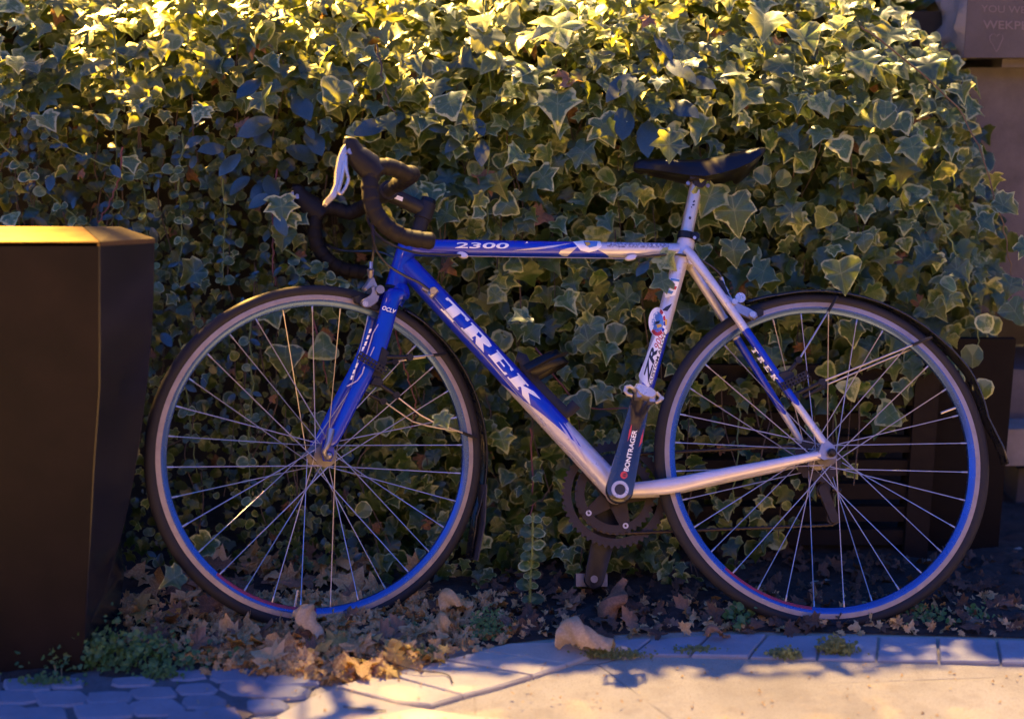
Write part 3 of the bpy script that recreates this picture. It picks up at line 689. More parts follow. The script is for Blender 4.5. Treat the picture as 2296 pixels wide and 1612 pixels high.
# cassette, derailleur, chain
g = Geo()
for i, r in enumerate((.047, .043, .039, .036, .033, .030, .027, .025, .023)):
    n = -.026-i*.0042; k = 4*int(r/.0022/1.0); vs = []; fs = []
    for q in range(k):
        a = 2*PI*q/k; rr = r+(.002 if q % 4 in (1, 2) else -.0015)
        for x, nn in ((r*.6, n), (rr, n), (rr, n-.0018), (r*.6, n-.0018)): vs.append(L((RC.x+x*math.cos(a), RC.y+x*math.sin(a), nn)))
    for q in range(k):
        j = (q+1) % k
        for e in range(4): fs.append((q*4+e, j*4+e, j*4+(e+1) % 4, q*4+(e+1) % 4))
    g.add(vs, fs)
build('cassette', g, M['rust'], bike, sharp=30)
RD1 = Vector((RC.x+.012, RC.y-.062, -.045)); RD2 = Vector((RC.x+.030, RC.y-.118, -.045))
g = Geo(); g.plate(hull2(RD1, .010, RD2, .009), -.041, .0025, L); g.plate(hull2(RD1, .010, RD2, .009), -.051, .0025, L)
g.plate(hull2((RC.x+.008, RC.y-.018), .010, (RD1.x+.006, RD1.y+.006), .014), -.068, .014, L, bev=.003)
g.tube([L((RC.x+.034, RC.y-.058, -.06)), L((RC.x+.052, RC.y-.062, -.06))], .006, 10)
rd = build('rear_derailleur', g, M['rust'], bike)
for q in (RD1, RD2):
    g = Geo(); g.revolve([(.003, -.048), (.0135, -.048), (.0135, -.044), (.003, -.044)], (q.x, q.y, 0), L, 22); build('jockey_wheel', g, M['rust'], rd)
cr = .0785
chp = [Vector((BB.x+cr*math.cos(a), BB.y+cr*math.sin(a), -.046)) for a in [rad(100+(272-100)*k/16) for k in range(17)]]
chp = [Vector((RC.x-.004, RC.y+.031, -.044))] + chp + [Vector((RD2.x-.004, RD2.y-.013, -.046)), Vector((RD2.x+.012, RD2.y-.004, -.046)), Vector((RD1.x-.012, RD1.y-.004, -.046)), Vector((RD1.x-.006, RD1.y+.012, -.046)), Vector((RC.x+.028, RC.y-.012, -.044)), Vector((RC.x+.020, RC.y+.022, -.044)), Vector((RC.x-.004, RC.y+.031, -.044))]
pts = []
for i in range(len(chp)-1):
    k = max(1, int((chp[i+1]-chp[i]).length/.0032))
    for q in range(k): pts.append(chp[i].lerp(chp[i+1], q/k))
g = Geo(); g.tube([L(p) for p in pts], [(.0042 if (i//2) % 2 else .0026) for i in range(len(pts))], 8, r2=.003, up=(0, -1, 0) if False else (0, 0, 1)); build('chain', g, M['rust'], bike, sharp=20)

# fenders with stays
def fender(name, ctr, tf, a0, a1, rfun, tail=None, w=.019, label=None):
    P = []
    n = 44
    for i in range(n+1):
        a = lerp(a0, a1, i/n); r = rfun(i/n); P.append((Vector((ctr[0]+r*math.cos(a), ctr[1]+r*math.sin(a), 0)), Vector((math.cos(a), math.sin(a), 0))))
    for q in (tail or []): P.append((Vector(q), P[-1][1]))
    vs = []; K = 9; m = len(P)
    for i, (p, d) in enumerate(P):
        ww = w*interp([0, .06, .9, 1], [.45, 1, 1, .85], i/(m-1))
        for k in range(K):
            q = -1+2*k/(K-1); vs.append(tf(p - d*(.008*q*q) + Vector((0, 0, ww*q))))
    fs = [(i*K+k, i*K+k+1, (i+1)*K+k+1, (i+1)*K+k) for i in range(m-1) for k in range(K-1)]
    g = Geo(); g.add(vs, fs); o = build(name, g, M['fender'], bike, label=label)
    md = o.modifiers.new('thickness', 'SOLIDIFY'); md.thickness = .0018; return o
te = BS(1058, 1252, 0)
fender('front_fender', FC, LS, rad(62), rad(-20), lambda s: interp([0, .3, 1], [.345, .348, .352], s), tail=[BS(1069, 1180, 0), te], label='black clip-on fender over the front wheel')
def r_rear(s): return interp([0, .1, .55, .8, 1], [.352, .362, .362, .378, .392], s)
A0 = math.atan2(B(1668, 674).y-RC.y, B(1668, 674).x-RC.x); A1 = math.atan2(B(2217, 936).y-RC.y, B(2217, 936).x-RC.x)
fender('rear_fender', RC, L, A0, A1, lambda s: interp([0, .12, .3, .5, .7, .85, 1], [(B(1668, 674)-RC).length, .344, .345, .348, .353, .360, (B(2217, 936)-RC).length], s), tail=[B(2250, 1001), B(2262, 1040)], label='black clip-on fender over the rear wheel')
fl = [BS(1078, 1085, 0), BS(1074, 1170, 0), BS(1058, 1254, 0)]
g = Geo(); vs = [LS(p+Vector((dx, 0, n))) for p in fl for dx in (0, .003) for n in (-.024, .030)]
g.add(vs, [(0, 1, 5, 4), (4, 5, 9, 8), (2, 6, 7, 3), (6, 10, 11, 7), (1, 3, 7, 5), (5, 7, 11, 9), (0, 4, 6, 2), (4, 8, 10, 6), (8, 9, 11, 10), (0, 2, 3, 1)])
build('mud_flap', g, pmat('flap_rubber', (.05, .05, .06), .6, 0, 0, .4, 20, spec=.3), bike, label='grey rubber flap hanging below the front fender')
def strap(tf, bf, quad, n, name):
    """rubber ladder strap: band with two rows of holes"""
    a, b, w = quad; a = Vector(a); b = Vector(b); d = (b-a); nrm = Vector((-d.y, d.x)).normalized()*w
    g = Geo(); K = 9
    rows = [-1, -.72, -.22, .22, .72, 1]
    xs = [0]; 
    for i in range(K): xs += [(i+.25)/K, (i+.8)/K]
    xs.append(1.0)
    def P(s, r, nn):
        q = a+d*s+nrm*r; v = bf(q.x, q.y, n); return tf((v.x, v.y, nn))
    vs = []; fs = []; R_ = len(rows)
    for nn in (n, n+.003):
        for s in xs:
            for r in rows: vs.append(P(s, r, nn))
    off = len(xs)*R_
    for i in range(len(xs)-1):
        for j in range(R_-1):
            hole = (i % 2 == 1) and j in (1, 3)
            q = (i*R_+j, i*R_+j+1, (i+1)*R_+j+1, (i+1)*R_+j)
            if hole:
                for e in range(4):
                    x, y = q[e], q[(e+1) % 4]; fs.append((x, y, y+off, x+off))
            else: fs.append(q); fs.append(tuple(v+off for v in q)[::-1])
    g.add(vs, fs); return build(name, g, M['black'], bike, sharp=30)
strap(LS, BS, ((803, 795), (866, 834), 9), .0645, 'ladder_strap')
strap(L, B, ((1752, 868), (1812, 838), 9), .060, 'ladder_strap')
g = Geo(); g.plate([(p.x, p.y) for p in [BS(x, y, .05) for x, y in ((855, 778), (872, 790), (866, 812), (850, 850), (836, 852), (832, 845), (846, 812))]], .035, .022, LS, bev=.002)
g.plate([(p.x, p.y) for p in [BS(x, y, .05) for x, y in ((836, 845), (852, 848), (858, 858), (850, 868), (828, 862))]], .037, .024, LS, bev=.002); build('fender_mount', g, M['black'], bike)
g = Geo(); g.plate([(p.x, p.y) for p in [B(x, y, .05) for x, y in ((1742, 838), (1760, 832), (1778, 836), (1782, 858), (1770, 880), (1790, 884), (1792, 895), (1772, 904), (1762, 884), (1750, 864))]], .040, .018, L, bev=.002); build('fender_mount', g, M['black'], bike)
def stay(bf, tf, pts, black, name='fender_stay'):
    g = Geo(); g.tube([tf(bf(*p)) for p in black], .0042, 10); e = bf(*black[-1]); g.tube([tf(e+Vector((0, 0, -.006))), tf(e+Vector((0, 0, .006)))], .007, 12); o = build('stay_socket', g, M['black'], bike)
    g = Geo(); g.tube([tf(bf(*p)) for p in pts], .0019, 8); build(name, g, M['spoke'], bike)
    g = Geo(); a, b = bf(*pts[-2]), bf(*pts[-1]); g.tube([tf(a.lerp(b, .93)), tf(b), tf(b+(b-a).normalized()*.03)], .0032, 8); build('stay_cap', g, M['black'], bike)
stay(BS, LS, [(918, 801, .055), (975, 796, .036)], [(866, 800, .055), (918, 801, .055)])
stay(BS, LS, [(891, 890, .055), (942, 930, .05), (968, 944, .045), (1042, 972, .026)], [(848, 860, .055), (888, 886, .055)])
stay(BS, LS, [(860, 900, -.03), (925, 945, -.03), (960, 955, -.03), (1030, 968, -.02)], [(818, 880, -.03), (858, 900, -.03)])
stay(BS, LS, [(890, 810, -.03), (960, 800, -.022)], [(850, 815, -.03), (885, 811, -.03)])
stay(B, L, [(1788, 812, .052), (1862, 690, .028)], [(1762, 842, .052), (1790, 808, .052)])
stay(B, L, [(1845, 855, .052), (2060, 768, .032)], [(1784, 884, .052), (1842, 857, .052)])
stay(B, L, [(1855, 862, -.02), (2055, 778, -.02)], [(1800, 890, -.03), (1850, 866, -.03)])

# ================================================================== SETTING
def gmat():
    m, t, bs, out = newmat('worn_paving')
    a = noise(t, 3.2, 6, .6, dist=.4); b = noise(t, 17, 5, .7); c = noise(t, 260, 3, .7)
    col = ramp(t, a, [(.3, (.33, .275, .20)), (.5, (.43, .365, .27)), (.7, (.51, .44, .34))])
    col = mix(t, mathn(t, 'MULTIPLY', ramp(t, b, [(.5, (0, 0, 0)), (.75, (1, 1, 1))]), .55), col, (.25, .195, .14))
    col = mix(t, mathn(t, 'MULTIPLY', ramp(t, c, [(.52, (0, 0, 0)), (.66, (1, 1, 1))]), .5), col, (.20, .16, .12))
    vo = t.nodes.new('ShaderNodeTexVoronoi'); vo.inputs['Scale'].default_value = 420; tc2 = t.nodes.new('ShaderNodeTexCoord'); t.links.new(tc2.outputs['Object'], vo.inputs['Vector'])
    col = mix(t, mathn(t, 'MULTIPLY', ramp(t, vo.outputs['Distance'], [(.0, (1, 1, 1)), (.35, (0, 0, 0))]), .35), col, (.62, .54, .44))
    t.links.new(col, bs.inputs['Base Color']); bs.inputs['Roughness'].default_value = .82
    v2 = t.nodes.new('ShaderNodeTexVoronoi'); v2.feature = 'DISTANCE_TO_EDGE'; v2.inputs['Scale'].default_value = 3.1
    wn = t.nodes.new('ShaderNodeTexNoise'); wn.inputs['Scale'].default_value = 9; wn.inputs['Detail'].default_value = 5
    vm = t.nodes.new('ShaderNodeVectorMath'); vm.operation = 'MULTIPLY_ADD'; vm.inputs[1].default_value = (.22, .22, .22); t.links.new(wn.outputs['Color'], vm.inputs[0]); t.links.new(tc2.outputs['Object'], vm.inputs[2]); t.links.new(vm.outputs[0], v2.inputs['Vector'])
    ck = mathn(t, 'MULTIPLY', ramp(t, v2.outputs['Distance'], [(0, (1, 1, 1)), (.010, (0, 0, 0))]), ramp(t, a, [(.45, (0, 0, 0)), (.6, (1, 1, 1))]))
    col = mix(t, mathn(t, 'MULTIPLY', ck, .6), col, (.14, .11, .08)); t.links.new(col, bs.inputs['Base Color'])
    bump(t, mathn(t, 'SUBTRACT', mathn(t, 'ADD', mathn(t, 'MULTIPLY', b, 1.0), mathn(t, 'MULTIPLY', c, .5)), ck), .9, .005, bs); return m
def stonemat(name, base, var=.25, r=.75, moss=0.0):
    m, t, bs, out = newmat(name)
    oi = t.nodes.new('ShaderNodeObjectInfo'); tc = t.nodes.new('ShaderNodeTexCoord')
    va = t.nodes.new('ShaderNodeVectorMath'); va.operation = 'ADD'; t.links.new(tc.outputs['Object'], va.inputs[0]); t.links.new(oi.outputs['Random'], va.inputs[1])
    a = noise(t, 9, 6, .65, va.outputs[0]); c = noise(t, 220, 3, .7, va.outputs[0])
    lo = tuple(x*(1-var) for x in base); hi = tuple(min(1, x*(1+var)) for x in base)
    col = ramp(t, a, [(.3, lo), (.7, hi)])
    col = mix(t, mathn(t, 'MULTIPLY', oi.outputs['Random'], .35), col, tuple(x*.72 for x in base))
    col = mix(t, mathn(t, 'MULTIPLY', ramp(t, c, [(.5, (0, 0, 0)), (.75, (1, 1, 1))]), .3), col, tuple(x*.5 for x in base))
    t.links.new(col, bs.inputs['Base Color']); bs.inputs['Roughness'].default_value = r
    bump(t, mathn(t, 'ADD', a, mathn(t, 'MULTIPLY', c, .3)), .5, .004, bs); return m
M['paving'] = gmat()
M['slab'] = stonemat('border_slab_stone', (.50, .43, .34), .16)
M['edging'] = stonemat('worn_edging_brick', (.34, .32, .33), .22)
M['cobble'] = stonemat('grey_cobble_stone', (.27, .26, .29), .25)
M['concrete'] = stonemat('weathered_concrete', (.115, .105, .115), .35, .85)
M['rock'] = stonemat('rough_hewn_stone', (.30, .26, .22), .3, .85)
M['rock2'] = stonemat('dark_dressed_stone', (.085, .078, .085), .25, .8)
m, t_, bs, _o = newmat('dark_soil'); a = noise(t_, 30, 6, .7); b = noise(t_, 240, 3, .7)
t_.links.new(ramp(t_, a, [(.3, (.018, .014, .010)), (.7, (.065, .05, .04))]), bs.inputs['Base Color']); bs.inputs['Roughness'].default_value = .95
bump(t_, mathn(t_, 'ADD', a, mathn(t_, 'MULTIPLY', b, .5)), 1, .01, bs); M['soil'] = m
M['bark'] = pmat('vine_bark', (.10, .075, .05), .8, 0, 0, .4, 60)
M['greenstem'] = pmat('green_stem', (.12, .17, .05), .6, 0, 0, .3, 60)
M['redstem'] = pmat('reddish_stem', (.16, .055, .05), .6, 0, 0, .3, 60)

pavement = build('pavement', (lambda g: (g.add([(-60, .35, 0), (60, .35, 0), (60, 60, 0), (-60, 60, 0)], [(0, 1, 2, 3)]), g)[1])(Geo()), M['paving'], smooth=False); pavement['kind'] = 'structure'
M['asphalt'] = stonemat('road_asphalt', (.05, .048, .05), .25, .85)
road = build('road', (lambda g: (g.add([(-60, -60, -.12), (60, -60, -.12), (60, .351, -.12), (-60, .351, -.12)], [(0, 1, 2, 3)]), g)[1])(Geo()), M['asphalt'], smooth=False); road['kind'] = 'structure'  # unseen dark road and kerb added to cut bounce light from the paving
kerb = bpy.data.objects.new('kerb', None); C.objects.link(kerb); kerb['kind'] = 'structure'
for i in range(12):
    g = Geo(); g.box((-6+i, .20, -.2), (-5.01+i, .349, .003)); build('kerb_stone', g, M['slab'], kerb, smooth=False)
# soil bed behind the pavers, gently uneven
R = random.Random(5)
edge_px = [(-400, 1600), (0, 1560), (120, 1545), (330, 1520), (620, 1500), (760, 1500), (900, 1470), (1080, 1452), (1240, 1432), (1420, 1422), (1600, 1415), (1800, 1419), (2000, 1424), (2296, 1432), (2700, 1440)]
g = Geo(); nx, ny = 220, 60; vs = []
from mathutils import noise as mn
for i in range(nx+1):
    px = lerp(-400, 2700, i/nx); py = interp([p[0] for p in edge_px], [p[1] for p in edge_px], px); e = G(px, py)
    for j in range(ny+1):
        s = j/ny; y = lerp(e.y, 3.3, s**1.3)
        x = e.x if j == 0 else e.x*(y/e.y)**.9
        z = .003 + (.014*min(1, s*8))*(.5+mn.noise((x*9, y*9, 0))) + .010*mn.noise((x*30, y*30, 3))*min(1, s*10)
        vs.append((x, y, z))
fs = [(i*(ny+1)+j, (i+1)*(ny+1)+j, (i+1)*(ny+1)+j+1, i*(ny+1)+j+1) for i in range(nx) for j in range(ny)]
g.add(vs, fs); o = build('soil_bed', g, M['soil']); o['kind'] = 'structure'
def soil_z(x, y): return .012

def slab_obj(name, pts, h, mat, parent, bev=.003, jit=.0):
    """flat stone from a ground outline (world x,y), eased edges"""
    n = len(pts); c = sum((Vector((p[0], p[1])) for p in pts), Vector((0, 0)))/n; g = Geo()
    lv = []
    for k, z in ((1, -.02), (1, h-bev), (None, h)):
        r = []
        for p in pts:
            v = Vector((p[0], p[1]))
            if k is None: d = (c-v); v = v + d.normalized()*bev*1.2
            r.append((v.x, v.y, z+(R.uniform(-jit, jit) if z > 0 else 0)))
        lv.append(r)
    vs = [v for r in lv for v in r]; fs = []
    for q in range(2):
        for i in range(n): j = (i+1) % n; fs.append((q*n+i, q*n+j, (q+1)*n+j, (q+1)*n+i))
    fs.append(tuple(2*n+i for i in range(n)))
    g.add(vs, fs); return build(name, g, mat, parent, smooth=False)
paving = pavement
# row of small blocks under the rear wheel
jx = [1240, 1330, 1440, 1570, 1700, 1838, 1968, 2104, 2240, 2380, 2520]
lean = [16, 16, 22, 22, 20, 6, 3, -2, -5, -8, -8]
for i in range(len(jx)-1):
    def top(x): return interp([1240, 1600, 2000, 2300, 2600], [1437, 1417, 1421, 1433, 1444], x)
    def bot(x): return interp([1240, 1600, 1700, 2000, 2300, 2600], [1456, 1464, 1467, 1474, 1482, 1492], x)
    a, b = jx[i]+3, jx[i+1]-3
    la, lb = lean[i], lean[i+1]
    q = [G(a-la, bot(a), .01), G(b-lb, bot(b), .01), G(b+lb, top(b), .01), G(a+la, top(a), .01)]
    slab_obj('paver', [(p.x, p.y) for p in q], .0055+R.uniform(0, .0025), M['edging'], paving, .0025, .0008)
# larger border slabs running to the lower left
cv = lambda x, y: ((1000+x/1.64)/1.784, (2200+y/1.64)/1.784)
slabs = [[(1700, 607), (2000, 600), (2060, 612), (2210, 668), (2230, 690), (2090, 742), (1530, 652)],
         [(1515, 657), (2075, 747), (1860, 818), (1285, 716)],
         [(1268, 722), (1845, 822), (1620, 890), (1400, 948), (860, 800)],
         [(850, 806), (1390, 952), (1190, 1010), (960, 992), (570, 893)],
         [(548, 905), (960, 1003), (1180, 1045), (1420, 1084), (1700, 1112), (1560, 1180), (300, 1180), (160, 1090), (390, 965)],
         [(2140, 640), (1980, 598), (2350, 596), (2500, 640), (2330, 672)]]
for s in slabs:
    q = [G(*cv(x, y), .008) for x, y in s]; slab_obj('paver', [(p.x, p.y) for p in q], .007+R.uniform(0, .002), M['slab'], paving, .003, .0004)
# grey cobbles at the lower left
cob = [(60, 1530, 52, 15), (150, 1528, 40, 12), (30, 1556, 60, 16), (135, 1562, 62, 17), (245, 1558, 52, 14), (235, 1590, 70, 19), (90, 1596, 64, 18), (20, 1590, 44, 16), (345, 1548, 58, 15), (350, 1582, 66, 20),
       (440, 1540, 46, 14), (455, 1568, 48, 16), (530, 1510, 62, 16), (610, 1492, 52, 12), (560, 1536, 66, 18), (655, 1520, 60, 14), (640, 1548, 58, 15), (700, 1500, 46, 11), (490, 1598, 56, 18), (420, 1604, 46, 14), (380, 1618, 50, 16), (110, 1628, 70, 18), (230, 1630, 66, 18), (0, 1624, 60, 16), (600, 1578, 44, 14), (300, 1524, 46, 12), (420, 1508, 44, 12), (745, 1482, 40, 9), (690, 1476, 40, 8)]
for cx_, cy_, a, b in cob:
    n = 8; pts = []
    for k in range(n):
        q = 2*PI*k/n+R.uniform(-.12, .12); rx = a*1.07*R.uniform(.84, 1.08); ry = b*1.06*R.uniform(.84, 1.06)
        ca, sa_ = math.cos(q), math.sin(q); e = .55
        p = G(cx_+rx*math.copysign(abs(ca)**e, ca)+ry*.5*sa_, cy_+ry*math.copysign(abs(sa_)**e, sa_)-rx*.06*ca, .01); pts.append((p.x, p.y))
    slab_obj('cobble', pts, .0075+R.uniform(0, .002), M['cobble'], paving, .0035, .0005)
# dark joint filling under the cobbles
g = Geo(); q = [G(x, y, .003) for x, y in ((-300, 1500), (-300, 1680), (330, 1680), (500, 1640), (560, 1606), (700, 1545), (760, 1500), (860, 1470), (700, 1440), (400, 1440))]
g.add([(p.x, p.y, .0045) for p in q], [tuple(range(len(q)))]); o = build('earth_joints', g, pmat('sandy_joint', (.13, .12, .12), .9, 0, 0, .6, 60, .6, 300), smooth=False); o['kind'] = 'structure'

# wall behind the ivy
wall = thing('garden_wall', 'dark low masonry wall hidden behind the ivy', 'wall', (0, 3.02, 0))
g = Geo(); g.box((-3.4, 0, 0), (1.02, .22, 1.20)); build('wall_body', g, pmat('mossy_dark_masonry', (.035, .032, .024), .9, 0, 0, .5, 12, .5, 60), wall, smooth=False)
# stone end pier at the right: plinth wall, string course, top block
pier = thing('stone_pier', 'concrete and stone gate pier at the right edge with chalk graffiti on its top block', 'pier', (1.15, 3.0, 0))
def rel(o, p): return tuple(Vector(p)-o.location)
px1 = Y(2165, 140, 2.93)
zt = Y(2200, 152, 2.98).z; zb = Y(2200, 700, 2.98).z
g = Geo(); g.box(rel(pier, (1.06, 2.98, zb)), rel(pier, (2.4, 3.4, zt))); build('concrete_panel', g, M['concrete'], pier, smooth=False)
# top block, rough left face pale as lamp-lit, dressed front face darkened as shaded
bz = Y(2200, 130, 2.90).z
g = Geo(); nx, nz = 26, 26; vs = []; x0 = Y(2165, 60, 2.90).x
for i in range(nx+1):
    for j in range(nz+1):
        yy = lerp(2.90, 3.42, i/nx); zz = lerp(bz, bz+.34, j/nz)
        dd = (0 if i == 0 else -abs(mn.fractal((yy*9, zz*9, 1.3), 1, 2, 5)*.045+mn.noise((yy*30, zz*30, 4))*.012))
        vs.append(rel(pier, (x0+dd, yy, zz)))
fs = [(i*(nz+1)+j, i*(nz+1)+j+1, (i+1)*(nz+1)+j+1, (i+1)*(nz+1)+j) for i in range(nx) for j in range(nz)]
g.add(vs, fs)
o = build('rough_block_side', g, M['rock'], pier, label='rough hewn side lit by the lamp')
g = Geo(); g.box(rel(pier, (x0+.001, 2.9005, bz)), rel(pier, (x0+1.0, 3.42, bz+.34))); blk = build('top_block', g, M['rock2'], pier, smooth=False)
g = Geo(); g.box(rel(pier, (x0+.10, 2.93, zt)), rel(pier, (x0+1.0, 3.4, bz-.001))); build('mortar_bed', g, M['concrete'], pier, smooth=False)
m, t_, bs, _o = newmat('faint_chalk'); bs.inputs['Base Color'].default_value = (.17, .145, .16, 1); bs.inputs['Roughness'].default_value = .95; M['chalk'] = m
def gy(x, y): return Y(x, y, 2.899)
def chalk(name, polys, st=200):
    g = Geo()
    for P_ in polys:
        g.add([rel(pier, gy(*p)) for p in P_], [tuple(range(len(P_)))])
    return build(name, g, M['chalk'], blk if False else pier, smooth=False, fix=False)
chalk('chalk_lettering', text_polys('WEKPE', (2204, 65), (100, 3), (0, -19), .01))
chalk('chalk_lettering', text_polys('YOU WE', (2200, 28), (100, 3), (0, -16), .0))
heart = [(2226, 101), (2220, 92), (2219, 84), (2223, 78), (2230, 77), (2235, 82), (2241, 77), (2247, 79), (2249, 87), (2244, 98), (2237, 113), (2234, 117), (2226, 101)]
chalk('chalk_heart', [[(x0_+.9, y0_+.4), (x1_+.9, y1_+.4), (x1_-.9, y1_-.4), (x0_-.9, y0_-.4)] for (x0_, y0_), (x1_, y1_) in zip(heart, heart[1:])])
# lower blocks at the far right edge
for (xa, ya, xb, yb, yy, nm, mt) in ((2262, 828, 2420, 955, 3.02, 'pier_block', M['concrete']), (2256, 962, 2420, 1044, 2.92, 'ledge_block', M['rock'])):
    p = Y(xa, ya, yy); q = Y(xb, yb, yy); g = Geo(); g.box(rel(pier, (p.x, yy, q.z)), rel(pier, (q.x, yy+.3, p.z))); build(nm, g, mt, pier, smooth=False)
p = Y(2285, 1050, 3.0); g = Geo(); g.box(rel(pier, (p.x, 3.0, 0)), rel(pier, (p.x+.4, 3.3, p.z))); build('pier_foot', g, M['rock2'], pier, smooth=False)
g = Geo(); g.box(rel(pier, (1.1, 3.5, 0)), rel(pier, (2.4, 3.6, zb+.1))); build('recess_back', g, M['rock2'], pier, smooth=False)
# slatted gate in the recess
M['wood'] = pmat('dark_weathered_wood', (.016, .012, .011), .8, 0, 0, .5, 12, .5, 90, spec=.22)
gate = thing('slatted_gate', 'dark wooden slatted gate behind the rear wheel', 'gate', (.75, 2.66, 0))
ga = Y(1880, 800, 2.64); gb = Y(2052, 800, 2.64)
zz = Y(1900, 800, 2.64).z; base = 0.03; rows = 8; hh = (zz-base)/rows
for i in range(rows):
    z0 = base+i*hh; g = Geo(); g.box(rel(gate, (ga.x-.45, 2.635+.004*(i % 2), z0)), rel(gate, (gb.x, 2.655, z0+hh*.66))); build('slat', g, M['wood'], gate, smooth=False)
g = Geo(); g.box(rel(gate, (gb.x, 2.625, 0)), rel(gate, (Y(2112, 800, 2.625).x, 2.68, zz))); build('gate_post', g, M['wood'], gate, smooth=False)
g = Geo(); g.box(rel(gate, (Y(2112, 800, 2.625).x+.002, 2.66, 0)), rel(gate, (Y(2275, 800, 2.66).x, 2.68, Y(2200, 760, 2.66).z))); build('recess_shade_board', g, pmat('recess_shade_black', (.009, .007, .006), .8, 0, 0, .4, 8, spec=.15), gate, smooth=False)  # near-black sheet added to give the recess its deep shade
g = Geo(); g.box(rel(gate, (-.2, 3.10, 0)), rel(gate, (1.1, 3.115, zz))) if False else None

# litter bin at the left
binm = pmat('bin_coated_steel', (.011, .0092, .0085), .65, 0, 0, .5, 5, .1, 60, (.028, .02, .016), spec=.08)
bins = pmat('bin_side_enamel', (.010, .011, .016), .24, 0, .1, .5, 6, .1, 60, (.03, .028, .03), spec=.5)
bt = thing('litter_bin', 'tall dark tapered metal bin beside the front wheel at the left edge', 'bin', (G(60, 1490).x, 2.2, 0))
zt_ = Y(100, 544, 2.05).z
def bx(x, y, yy): return Y(x, y, yy)
prof = [  # picture height, front edge x, side silhouette x
 (544, 222, 347), (620, 222, 347), (700, 222, 345), (780, 222.5, 341), (870, 222, 334), (960, 216, 323), (1060, 209, 309), (1160, 204, 292), (1240, 200, 272), (1330, 195, 240), (1400, 192, 205), (1470, 188, 192)]
rings = []
for (y, xf, xs) in prof:
    a = bx(xf, y, 2.06); z = a.z; dy = .13*max(.05, (xs-xf)/125.0)
    # side corner at the same height, a little further back
    yy = 2.06+dy; X = (xs-W0/2)/FPX*(yy*math.cos(PITCH)+(CAMH-z)*math.sin(PITCH))
    X3 = X-.095*max(.1, (xs-xf)/125.0)
    rings.append([(-1.45, 2.06, z), (a.x, 2.06, z), (X, yy, z-(.010 if y == 544 else .0)), (X3, 2.30, z), (-1.45, 2.30, z)])
rings.append([(p[0], p[1], 0.0) for p in rings[-1]])
g = Geo(); K = 5
g.add([rel(bt, p) for r in rings for p in r], [(i*K+k, i*K+(k+1) % K, (i+1)*K+(k+1) % K, (i+1)*K+k) for i in range(len(rings)-1) for k in range(K)])
g.m = [1 if (i % K) in (1, 2) else 0 for i in range(len(g.f))]
o = build('bin_body', g, [binm, bins], bt, sharp=15); md = o.modifiers.new('edge', 'BEVEL'); md.width = .002; md.segments = 2; md.limit_method = 'ANGLE'
r0 = rings[0]
sb2 = Vector(Y(185, 512, 2.30)); P5 = (sb2.x, 2.30, r0[3][2])
def lid(name, pts, mat):
    n = len(pts); g = Geo(); g.add([rel(bt, (p[0], p[1], p[2]+dz)) for dz in (-.006, .0018) for p in pts], [tuple(n+i for i in range(n)), tuple(range(n))[::-1]]+[(i, (i+1) % n, n+(i+1) % n, n+i) for i in range(n)])
    return build(name, g, mat, bt, smooth=False)
lid('bin_lid', [r0[0], r0[1], P5, r0[4]], pmat('lamplit_lid_steel', (.34, .21, .05), .75, 0, 0, .5, 14, .15, 200, (.07, .05, .02), spec=.08))  # the lamp's yellow glow is put into the lid colour
lid('bin_lid_shaded', [(r0[1][0]+.002, r0[1][1], r0[1][2]), r0[2], r0[3], (P5[0]+.002, P5[1], P5[2])], pmat('shaded_lid_steel', (.08, .055, .03), .6, 0, 0, .6, 60, .2, 200, (.05, .035, .025), spec=.1))  # darker end piece stands for the shadow lying across the lid

# unseen pillar added behind the wall to keep the lamp off the left half
lamp_blocker = thing('lamp_blocking_pillar', 'unseen tall pillar added behind the hedge to block the lamp', 'pillar', (-.45, 4.0, 0))
g = Geo(); g.box((-.27, 0, 0), (.45, .3, 4.4)); build('pillar_shaft', g, M['concrete'], lamp_blocker, smooth=False)
g = Geo(); g.box((-.30, -.03, 4.4), (.48, .33, 4.48)); build('pillar_coping', g, M['rock'], lamp_blocker, smooth=False)
post = thing('lid_shading_post', 'unseen post added behind the hedge to shade the end of the bin lid', 'post', (-1.855, 4.0, 0))  # added to throw a shadow over the end of the bin lid
g = Geo(); g.tube([(0, 0, 0), (0, 0, 3.5)], .047, 20); build('post_shaft', g, M['black'], post)
g = Geo(); g.tube([(0, 0, 3.5), (0, 0, 3.53), (0, 0, 3.56)], [.055, .055, .03], 20); build('post_cap', g, M['black'], post)
# unseen house front added behind the viewer to block low sky light
fac = thing('sky_blocking_house', 'unseen house front added across the street to cut low sky light', 'house', (0, -6.5, 0))
M['render'] = pmat('dull_render', (.22, .19, .17), .85, 0, 0, .4, 1.5, .2, 30); M['pane'] = pmat('dark_pane', (.02, .025, .035), .15, 0, 0, .1, 4)
g = Geo(); g.box((-14, -4, 0), (14, 0, 4.6)); build('house_wall', g, M['render'], fac, smooth=False)
for i in range(9):
    for z in (1.0, 2.8):
        g = Geo(); g.box((-12.6+i*3, 0, z), (-11.4+i*3, .03, z+1.2)); wf = build('window', g, M['rock'], fac, smooth=False)
        g = Geo(); g.box((-12.5+i*3, .03, z+.1), (-11.5+i*3, .045, z+1.1)); build('pane', g, M['pane'], wf, smooth=False)

